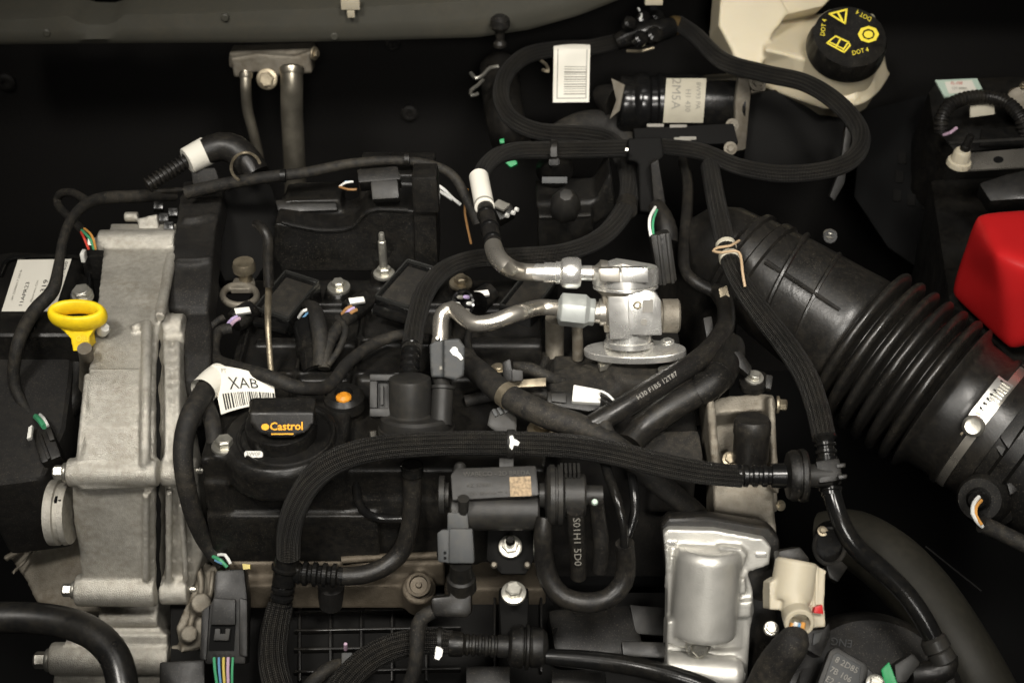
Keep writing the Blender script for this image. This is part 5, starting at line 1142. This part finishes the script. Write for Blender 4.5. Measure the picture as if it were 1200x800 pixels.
add('lower_body', prism([(527, 686), (552, 686), (553, 718), (546, 724), (506, 722), (505, 700), (527, 698)], P(530, 704, -.06), ng, .022), 'plastic', cg, bevel=.003)
add('cable', tp([(508, 716, -.07), (494, 724, -.075), (489, 740, -.085), (488, 765, -.1), (484, 790, -.12), (474, 812, -.14)], [17, 18, 18, 17, 17, 17]), 'tape', cg)

# ================================================================== cylinder head edge and manifold
hd_ = thing('cylinder_head', 'brownish cast aluminium head edge below the valve cover', 'engine block')
yh = P(400, 660, -.15).y
cast('casting', [boxp(262, 520, 660, -.107, .06, .03), boxp(250, 505, 686, -.122, .05, .03), lathe(P(491, 688, -.118), P(491, 704, -.15), [(0, 20), (1, 20)], 24), boxp(520, 640, 690, -.16, .05, .05)], .0024, 4, 'cast_head', hd_)
add('rail', tp([(400, 656, -.103), (440, 653, -.103), (512, 650, -.103)], 9), 'cast_head', hd_)
p = P(491, 686, -.114); add('core_plug', lathe(p, p + V((0, -.004, .006)), [(0, 14), (.8, 14), (.9, 11), (.4, 10), (.4, 4), (.8, 3)], 24), 'cast_head', hd_)
nt_ = thing('stud_nut', 'pale flanged nut with a dark stud below the solenoid valve', 'nut'); bolt(nt_, P(598, 640, -.05), V((0, -.5, .86)), 10, 'zinc', name='nut', flange=1.4, head=.8); p = P(598, 640, -.05); add('stud', lathe(p, p + V((0, -.011, .019)), [(0, 5.5), (.7, 5.5), (.75, 4.5), (1, 4)], 14), 'plastic_gloss', nt_)
bt_ = thing('fixing_bolt', 'bright flanged hex bolt above the intake manifold coupling', 'bolt'); bolt(bt_, P(602, 694, -.068), V((0, -.3, .95)), 10, 'zinc', name='head', flange=1.5, head=1.1)
sp2 = thing('solenoid_bracket', 'black steel bracket holding the solenoid valve between two bolts', 'bracket')
add('plate', prism([(572, 610), (622, 610), (626, 655), (616, 672), (588, 672), (570, 655)], P(598, 650, -.058), V((0, -.6, .8)), .005), 'plastic_dark', sp2, bevel=.0012)
add('post', prism([(584, 700), (620, 700), (618, 770), (588, 770)], P(602, 710, -.09), V((0, -.9, .45)), .03), 'plastic_dark', sp2, bevel=.004)
for x in (579, 618): p = P(x, 662, -.058); add('rivet', lathe(p, p + V((0, -.003, .004)), [(0, 4), (.6, 4), (1, 2.5)], 14), 'cast_dark', sp2)
im = thing('intake_manifold', 'ribbed black plastic intake manifold at the front of the engine', 'manifold')
Om = P(500, 740, -.19); nm = V((0, -.35, .94)).normalized()
add('shell', prism([(200, 694), (790, 694), (800, 870), (200, 870)], Om, nm, .10), 'plastic_dark', im)
for y in (704, 720, 742, 764, 790):
    add('rib', bar(PN(346, y, Om, nm) + nm * .004, PN(540, y - 4, Om, nm) + nm * .004, 3, 12, nm), 'plastic', im, bevel=.0008)
for x in (352, 388, 424, 460, 500): add('rib', bar(PN(x, 700, Om, nm) + nm * .003, PN(x, 800, Om, nm) + nm * .003, 3, 10, nm), 'plastic', im, bevel=.0008)
for x in (580, 634): add('rib', bar(PN(x, 700, Om, nm) + nm * .004, PN(x, 790, Om, nm) + nm * .004, 3, 12, nm), 'plastic', im, bevel=.0008)
add('runner', prism([(640, 712), (742, 706), (760, 770), (650, 770)], P(700, 740, -.165), nm, .04), 'plastic', im, bevel=.008)
add('side_plate', prism([(738, 708), (782, 712), (784, 745), (745, 742)], P(760, 725, -.16), V((0, -.5, .86)), .01), 'plastic_grey', im, bevel=.001)
add('side_plate', prism([(546, 780), (598, 780), (598, 830), (546, 830)], P(575, 800, -.165), V((0, -.5, .86)), .01), 'plastic', im, bevel=.0015); add('side_plate', prism([(646, 784), (710, 786), (712, 830), (646, 830)], P(680, 805, -.165), V((0, -.5, .86)), .01), 'plastic', im, bevel=.0015)
add('top_cap', prism([(728, 750), (790, 752), (790, 772), (730, 768)], P(760, 760, -.14), V((0, -.5, .86)), .012), 'plastic', im, bevel=.002)
mc2 = thing('hose_clip', 'small grey clip on the manifold ribs beside the canister hose', 'clip')
add('body', prism(rrect(400, 764, 413, 780, 2), P(406, 772, -.155), V((0, -.6, .8)), .01), 'plastic_slate', mc2, bevel=.001); add('cable', tp([(400, 776, -.165), (384, 784, -.165), (366, 800, -.17), (350, 820, -.17)], [12, 17, 18, 18]), 'tape', mc2)
add('tip', lathe(P(405, 760, -.15), P(405, 754, -.14), [(0, 2.5), (1, 2)], 8), 'w_pink', mc2)

# ================================================================== big black engine plug at the lower corner
ep = thing('wiring_plug', 'large black latched plug with green, yellow and pink wires at the front', 'connector')
Oe = P(265, 720, -.10); ne = V((.08, -.68, .73)).normalized()
add('body', prism([(252, 668), (286, 666), (290, 700), (288, 778), (240, 778), (240, 720), (250, 700)], Oe, ne, .035), 'plastic', ep, bevel=.003)
add('latch_frame', prism([(250, 700), (276, 702), (276, 732), (246, 732)], Oe + ne * .006, ne, .008), 'plastic', ep, bevel=.0015)
add('latch_well', prism([(247, 732), (276, 732), (274, 762), (244, 762)], Oe + ne * .0012, ne, .002), 'void', ep)
add('latch_tooth', prism([(252, 736), (258, 736), (258, 742), (264, 742), (264, 736), (270, 736), (268, 750), (250, 750)], Oe + ne * .005, ne, .004), 'plastic_grey', ep, bevel=.0006)
add('side_rail', prism([(280, 700), (290, 702), (290, 770), (280, 768)], Oe + ne * .004, ne, .012), 'plastic', ep, bevel=.002); add('side_rail', prism([(236, 716), (246, 708), (242, 774), (234, 772)], Oe + ne * .002, ne, .012), 'plastic', ep, bevel=.002)
for i, m in enumerate(('w_green', 'w_blue', 'w_yellow', 'w_pink', 'w_green')): wire(ep, [(251 + i * 5.5, 770, -.115), (252 + i * 5, 785, -.12), (256 + i * 4, 812, -.135)], (3.6, 3, 3.4, 3.8, 3)[i], m)
add('yellow_tab', prism([(284, 660), (293, 661), (293, 666), (285, 667)], P(288, 663, -.1), V((0, -.6, .8)), .004), 'w_yellow', ep)
hs = thing('heat_shield', 'rough dull metal bracket between timing cover and the large plug', 'bracket')
cast('casting', [prism([(236, 656), (256, 664), (252, 690), (240, 716), (236, 758), (212, 764), (206, 735), (226, 690)], P(235, 700, -.165), V((.1, -.6, .8)), .03), xcyl(200, 236, 760, -.2, 7), tp([(232, 660, -.14), (236, 690, -.155), (226, 720, -.17), (218, 752, -.185)], 9, seg=8), tp([(250, 668, -.14), (246, 700, -.155), (240, 735, -.17)], 7, seg=8), lathe(P(236, 706, -.15), P(234, 710, -.17), [(0, 12), (1, 12)], 16), lathe(P(222, 742, -.165), P(220, 746, -.19), [(0, 10), (1, 10)], 16)], .0018, 2, 'cast_dark', hs)
add('sensor_block', prism([(186, 775), (240, 772), (240, 840), (186, 840)], P(212, 790, -.17), V((0, -.6, .8)), .04), 'plastic', hs, bevel=.003)

# ================================================================== throttle body
tb_ = thing('throttle_body', 'silvery die-cast throttle body with round motor housing', 'throttle body')
O1 = P(845, 660, -.055); n1 = V((-.04, -.90, .43)).normalized()
add('gasket', prism([(774, 616), (784, 606), (830, 606), (902, 618), (914, 632), (914, 672), (898, 706), (870, 700), (780, 672)], O1 - n1 * .010, n1, .022), 'rubber', tb_, bevel=.004, segs=3)
A = PN(829, 642, O1, n1) + n1 * .006; B = PN(822, 744, O1, n1) + n1 * .008
cast('casting', [prism([(777, 625), (783, 620), (836, 621), (896, 632), (904, 642), (902, 662), (884, 668), (862, 676), (800, 676), (781, 664)], O1, n1, .012),
      lathe(A, B, [(-.03, 33), (.02, 37), (.06, 38.5), (.9, 38.5), (.95, 37), (.96, 30)], 44), prism([(783, 640), (868, 650), (868, 760), (781, 760)], O1 + n1 * .003, n1, .03),
      prism([(842, 640), (870, 643), (876, 650), (872, 664), (862, 676), (846, 676)], O1 + n1 * .010, n1, .02),
      prism([(782, 728), (800, 726), (830, 732), (836, 752), (802, 760), (781, 754)], O1 + n1 * .018, n1, .03),
      prism([(850, 668), (876, 672), (882, 690), (884, 716), (879, 740), (876, 800), (870, 830), (780, 830), (782, 745), (850, 752)], O1 + n1 * .002, n1, .05),
      lathe(PN(778, 776, O1, n1) + n1 * .014, PN(868, 783, O1, n1) + n1 * .014, [(0, 21), (.9, 21), (1, 17)], 32),
      prism([(862, 680), (874, 678), (874, 696), (862, 698)], O1 + n1 * .010, n1, .02), prism([(866, 706), (882, 704), (880, 724), (866, 724)], O1 + n1 * .010, n1, .02),
      tp([PN(781, 640, O1, n1) + n1 * .004, PN(783, 665, O1, n1) + n1 * .002, PN(782, 690, O1, n1) - n1 * .004], 7, seg=8)], .0015, 4, 'diecast', tb_)
bolt(tb_, PN(816, 746, O1, n1) + n1 * .02, V((.1, -.9, .4)), 10, 'zinc', flange=1.5, head=1.0)
p = PN(866, 786, O1, n1) + n1 * .016; bolt(tb_, p, V((1, -.2, 0)), 9, 'machined', flange=1.6, head=.5)
for x, y in ((788, 636), (892, 650)): add('screw_slot', prism(rrect(x - 7, y - 3, x + 7, y + 3, 2.5), O1 + n1 * .0015, n1, .002), 'machined', tb_, bevel=.0006)
add('recess', prism(rect(842, 647, 864, 662), O1 + n1 * .0112, n1, .001), 'cast_dark', tb_)
add('dark_body', prism([(866, 680), (902, 676), (912, 720), (906, 830), (868, 830)], O1 - n1 * .012, n1, .04), 'plastic', tb_, bevel=.004)
# white connector
wc = thing('wiring_plug', 'cream plug with a red lock and coloured wires beside the throttle body', 'connector')
O3 = P(932, 700, -.05); n3 = V((.05, -.72, .68)).normalized()
A = PN(934, 656, O3, n3); B = PN(926, 704, O3, n3)
cast('body', [lathe(A, B, [(0, 22), (.06, 25), (.9, 25), (1, 23)], 32), prism([(940, 664), (952, 660), (968, 668), (966, 712), (940, 712)], O3 + n3 * .006, n3, .03), prism([(902, 682), (912, 676), (950, 690), (950, 716), (902, 714)], O3 + n3 * .008, n3, .026),
      prism([(938, 708), (966, 710), (968, 734), (950, 736)], O3 + n3 * .004, n3, .022), lathe(PN(929, 700, O3, n3) + n3 * .008, PN(927, 724, O3, n3) + n3 * .012, [(0, 15), (1, 15)], 24)], .0014, 2, 'ivory', wc)
A = PN(930, 712, O3, n3) + n3 * .002; B = PN(928, 728, O3, n3) + n3 * .026
add('collar', lathe(A, B, [(0, 14), (.3, 17), (.95, 17.5), (1, 16), (1, 12.5), (.5, 12)], 28), 'ivory', wc)
add('red_lock', prism([(955, 711), (964, 708), (965, 719), (954, 718)], O3 + n3 * .012, n3, .008), 'red', wc, bevel=.0006)
for x in (950, 956): add('rib', prism([(x, 664), (x + 2.5, 664), (x + 2, 708), (x - .5, 708)], O3 + n3 * .0085, n3, .004), 'ivory', wc)
q0 = B - n3 * .006; q1 = PN(920, 752, O3, n3) + n3 * .022
for i, m in enumerate(('w_orange', 'w_white', 'w_blue', 'w_orange')):
    d = V(((i - 1.5) * .0028, 0, .001 * (i % 2))); add('wire', tube([(q0 + d, .0021), (q0.lerp(q1, .5) + d * 1.2, .0021), (q1 + d, .0021)], seg=8), m, wc)
add('cable', tube([(q1.lerp(q0, .35), .012), (q1, .014), (PN(906, 786, O3, n3), .016), (PN(896, 830, O3, n3) - n3 * .02, .017)], seg=18), 'tape', wc)
add('back_plug', prism([(912, 645), (938, 640), (950, 655), (946, 668), (914, 664)], O3 - n3 * .004, n3, .02), 'plastic', wc, bevel=.003)
# big olive hose, ring and cap at lower corner
oh = thing('radiator_hose', 'fat olive-black radiator hose curving down the front corner', 'hose')
add('hose', tp([(962, 630, -.14), (1000, 632, -.13), (1042, 658, -.13), (1082, 700, -.135), (1118, 752, -.145), (1150, 806, -.16), (1175, 860, -.17)], [60, 70, 76, 78, 78, 78, 78], seg=32), 'coolant_rubber', oh)
rr = [(P(972 + 18 * math.cos(t), 640 + 21 * math.sin(t), -.075), .002) for t in [2 * math.pi * i / 26 for i in range(27)]]
rc = thing('pipe_ring', 'dark ringed pipe mouth with a small bolt behind the rigid line', 'pipe')
add('ring', tube(rr, seg=8, raw=True, caps=False), 'plastic_grey', rc); add('mouth', lathe(P(972, 640, -.08), P(972, 626, -.11), [(0, 18), (1, 17)], 28), 'plastic_gloss', rc)
add('latch', prism([(968, 662), (986, 656), (994, 664), (982, 682), (972, 676)], P(980, 668, -.075), V((.1, -.6, .8)), .01), 'plastic', rc, bevel=.0015); bolt(rc, P(964, 622, -.07), V((0, -.4, .9)), 4, 'zinc_old')
ek = thing('expansion_cap', 'broad black domed lid with raised ENG lettering at the front corner', 'lid')
A = P(1015, 838, -.19); add('dome', lathe(A, A + V((0, -.02, .05)), [(-.6, 120), (0, 118), (.6, 112), (.9, 100), (1.0, 90), (1.02, 10)], 64), 'plastic', ek)
Oe2 = A + V((0, -.02, .0515)); ne2 = V((0, -.02, .05)).normalized()
text('lettering', 'ENG', 986, 752, 13, Oe2, ne2, 'plastic_slate', ek, roll=188)
lk = thing('sensor_plate', 'grey framed plate with raised characters beside the green tab', 'plate')
O4 = P(990, 785, -.095); n4 = V((-.1, -.62, .78)).normalized()
add('frame', prism([(958, 800), (972, 762), (980, 757), (1014, 776), (1018, 782), (1010, 830), (950, 830)], O4, n4, .02), 'plastic_grey', lk, bevel=.003)
add('plate', prism([(964, 802), (976, 767), (982, 764), (1009, 780), (1004, 830), (958, 830)], O4 + n4 * .0015, n4, .003), 'plastic_slate', lk, bevel=.0008)
for s, x, y in (('8 2D85', 992, 779), ('7B 106', 985, 790), ('E2 411', 980, 801)): text('lettering', s, x, y, 10, O4 + n4 * .0018, n4, 'print_grey', lk, roll=29)
bolt(lk, P(1026, 800, -.09), V((0, -.4, .9)), 8, 'zinc', flange=1.4)
add('arm', prism([(1010, 776), (1018, 782), (1050, 812), (1030, 830), (1008, 830)], O4 - n4 * .003, n4, .014), 'plastic', lk, bevel=.002)
cl3 = thing('harness_clip', 'black slotted clip under the cream plug', 'clip')
O5 = P(956, 750, -.07); n5 = V((.2, -.6, .77)).normalized()
add('body', prism([(946, 738), (966, 736), (972, 728), (974, 744), (962, 770), (944, 760)], O5, n5, .015), 'plastic', cl3, bevel=.0015); add('tongue', prism([(954, 742), (964, 740), (960, 752), (952, 756)], O5 + n5 * .002, n5, .003), 'plastic_slate', cl3, bevel=.0006)
bb = thing('fixing_bolt', 'small pale bolt behind the wires of the cream plug', 'bolt'); bolt(bb, P(904, 736, -.075), V((0, -.5, .85)), 7, 'zinc', name='head', flange=1.3)
add('dark_shelf', prism([(905, 745), (960, 740), (960, 840), (900, 840)], P(930, 780, -.13), V((0, -.5, .85)), .05), 'plastic', None, 'black plastic shelf below the cream plug', 'shelf', bevel=.005)
# thin rods in the dark
add('thin_rod', tp([(1085, 640, -.16), (1120, 668, -.165), (1150, 692, -.17)], 2.4), 'plastic_dark', None, 'thin black rod in the dark below the air meter', 'rod')
# fill of the engine block body below
# small fittings that crowd the middle of the engine
def petalplug(px, py, z, lb):
    t = thing('wiring_plug', lb, 'connector')
    p = P(px, py, z); d = V((-.5, -.6, .45)).normalized()
    add('shell', lathe(p - d * .02, p + d * .006, [(0, 15), (.5, 15), (.55, 17), (.95, 17), (1, 15), (.8, 12), (.6, 11)], 24), 'gloss_black', t)
    for k in range(6):
        a = 2 * math.pi * k / 6 + .4; x, y, _ = frame(d); q = p + (x * math.cos(a) + y * math.sin(a)) * (9 * S(p)); add('petal', lathe(q, q + d * .007, [(0, 2.6), (.8, 2.4), (1, 1.4)], 8), ('w_white', 'w_purple', 'print_light')[k % 3], t)
    return t
petalplug(545, 356, .03, 'open black plug with pale petals under the steel pressure line')
for pts, w, lb in (([(395, 372, .03), (405, 385, .03), (398, 408, .022), (384, 428, .014)], 8, 'thin taped wire dropping from the second coil plug'),
                   ([(556, 372, .02), (548, 398, .02), (556, 420, .02), (572, 436, .024)], 9, 'thin taped wire behind the slate quick connector'),
                   ([(640, 420, .0), (630, 446, .0), (622, 470, .0), (626, 500, -.004)], 9, 'thin black wire before the pump housing'),
                   ([(262, 372, .03), (250, 380, .028), (238, 400, .02), (236, 430, .02)], 8, 'thin black wire beside the rubber strip')):
    add('taped_wire', tp(pts, w), 'tape', None, lb, 'wire')
pbr = thing('pipe_bracket', 'pale zinc bracket plate with a clip above the coolant elbow', 'bracket')
add('plate', prism([(838, 384), (850, 378), (862, 392), (858, 408), (842, 410)], P(850, 394, .035), V((0, -.5, .85)), .004), 'zinc', pbr, bevel=.0008)
add('tab', prism([(842, 338), (852, 334), (856, 350), (846, 356)], P(848, 345, .05), V((0, -.6, .8)), .004), 'zinc_old', pbr, bevel=.0008)
add('strap', prism([(824, 372), (834, 370), (838, 392), (828, 396)], P(831, 382, .03), V((0, -.6, .8)), .008), 'plastic_grey', pbr, bevel=.0012)
for (x, y, z, r, lb) in ((584, 432, .006, 6, 'small dull bolt beside the flat metal bracket'), (812, 452, .004, 6, 'small dull bolt between the pump housing and coolant hose'), (424, 352, .012, 5, 'small pale screw next to the second coil plug'), (468, 470, .0, 5, 'small dull screw behind the regulator plug')):
    b_ = thing('fixing_screw', lb, 'screw'); bolt(b_, P(x, y, z), V((0, -.15, 1)), r, 'zinc_old', name='head'); a = P(x, y, z); add('boss', lathe(a, a - V((0, 0, .03)), [(0, r * 2), (1, r * 2.2)], 18), 'plastic', b_)
lo = thing('wiring_loom', 'black taped cable crossing below the pump housing', 'cable')
add('loom', tp([(545, 470, -.002), (580, 462, .002), (620, 458, .004), (650, 466, .0)], [14, 15, 15, 13]), 'tape', lo)
add('cable_tie', lathe(P(598, 460, .003), P(604, 459, .003), [(0, 8.5), (1, 8.5)], 16), 'plastic_grey', lo)
eb = thing('engine_block', 'dark cast engine block body below the covers', 'engine block')
add('block', wbox(P(200, 500, -.2).x, P(860, 500, -.2).x, -.13, .14, -.44, -.19), 'void', eb)
settle()
# alike things share a group
GR = {'ignition_coil': 'ignition coils on the valve cover', 'wiring_plug': 'wiring plugs around the engine', 'wiring_loom': 'taped wiring looms', 'fixing_bolt': 'single fixing bolts', 'fixing_screw': 'small fixing screws',
      'air_conditioning_pipe': 'air conditioning pipes at the firewall', 'firewall_grommet': 'grommets in the firewall', 'cowl_clip': 'clips on the cowl', 'hose_clip': 'small hose clips', 'green_clip': 'green clips',
      'quick_connector': 'quick connectors', 'coolant_hose': 'black coolant hoses beside the pump', 'short_hose': 'short hoses under the solenoid valve', 'thin_rod': 'thin rods in the dark corners', 'taped_wire': 'thin taped wires'}
for o in bpy.data.objects:
    b_ = o.name.split('.')[0]
    if o.parent is None and 'category' in o and b_ in GR: o['group'] = GR[b_]
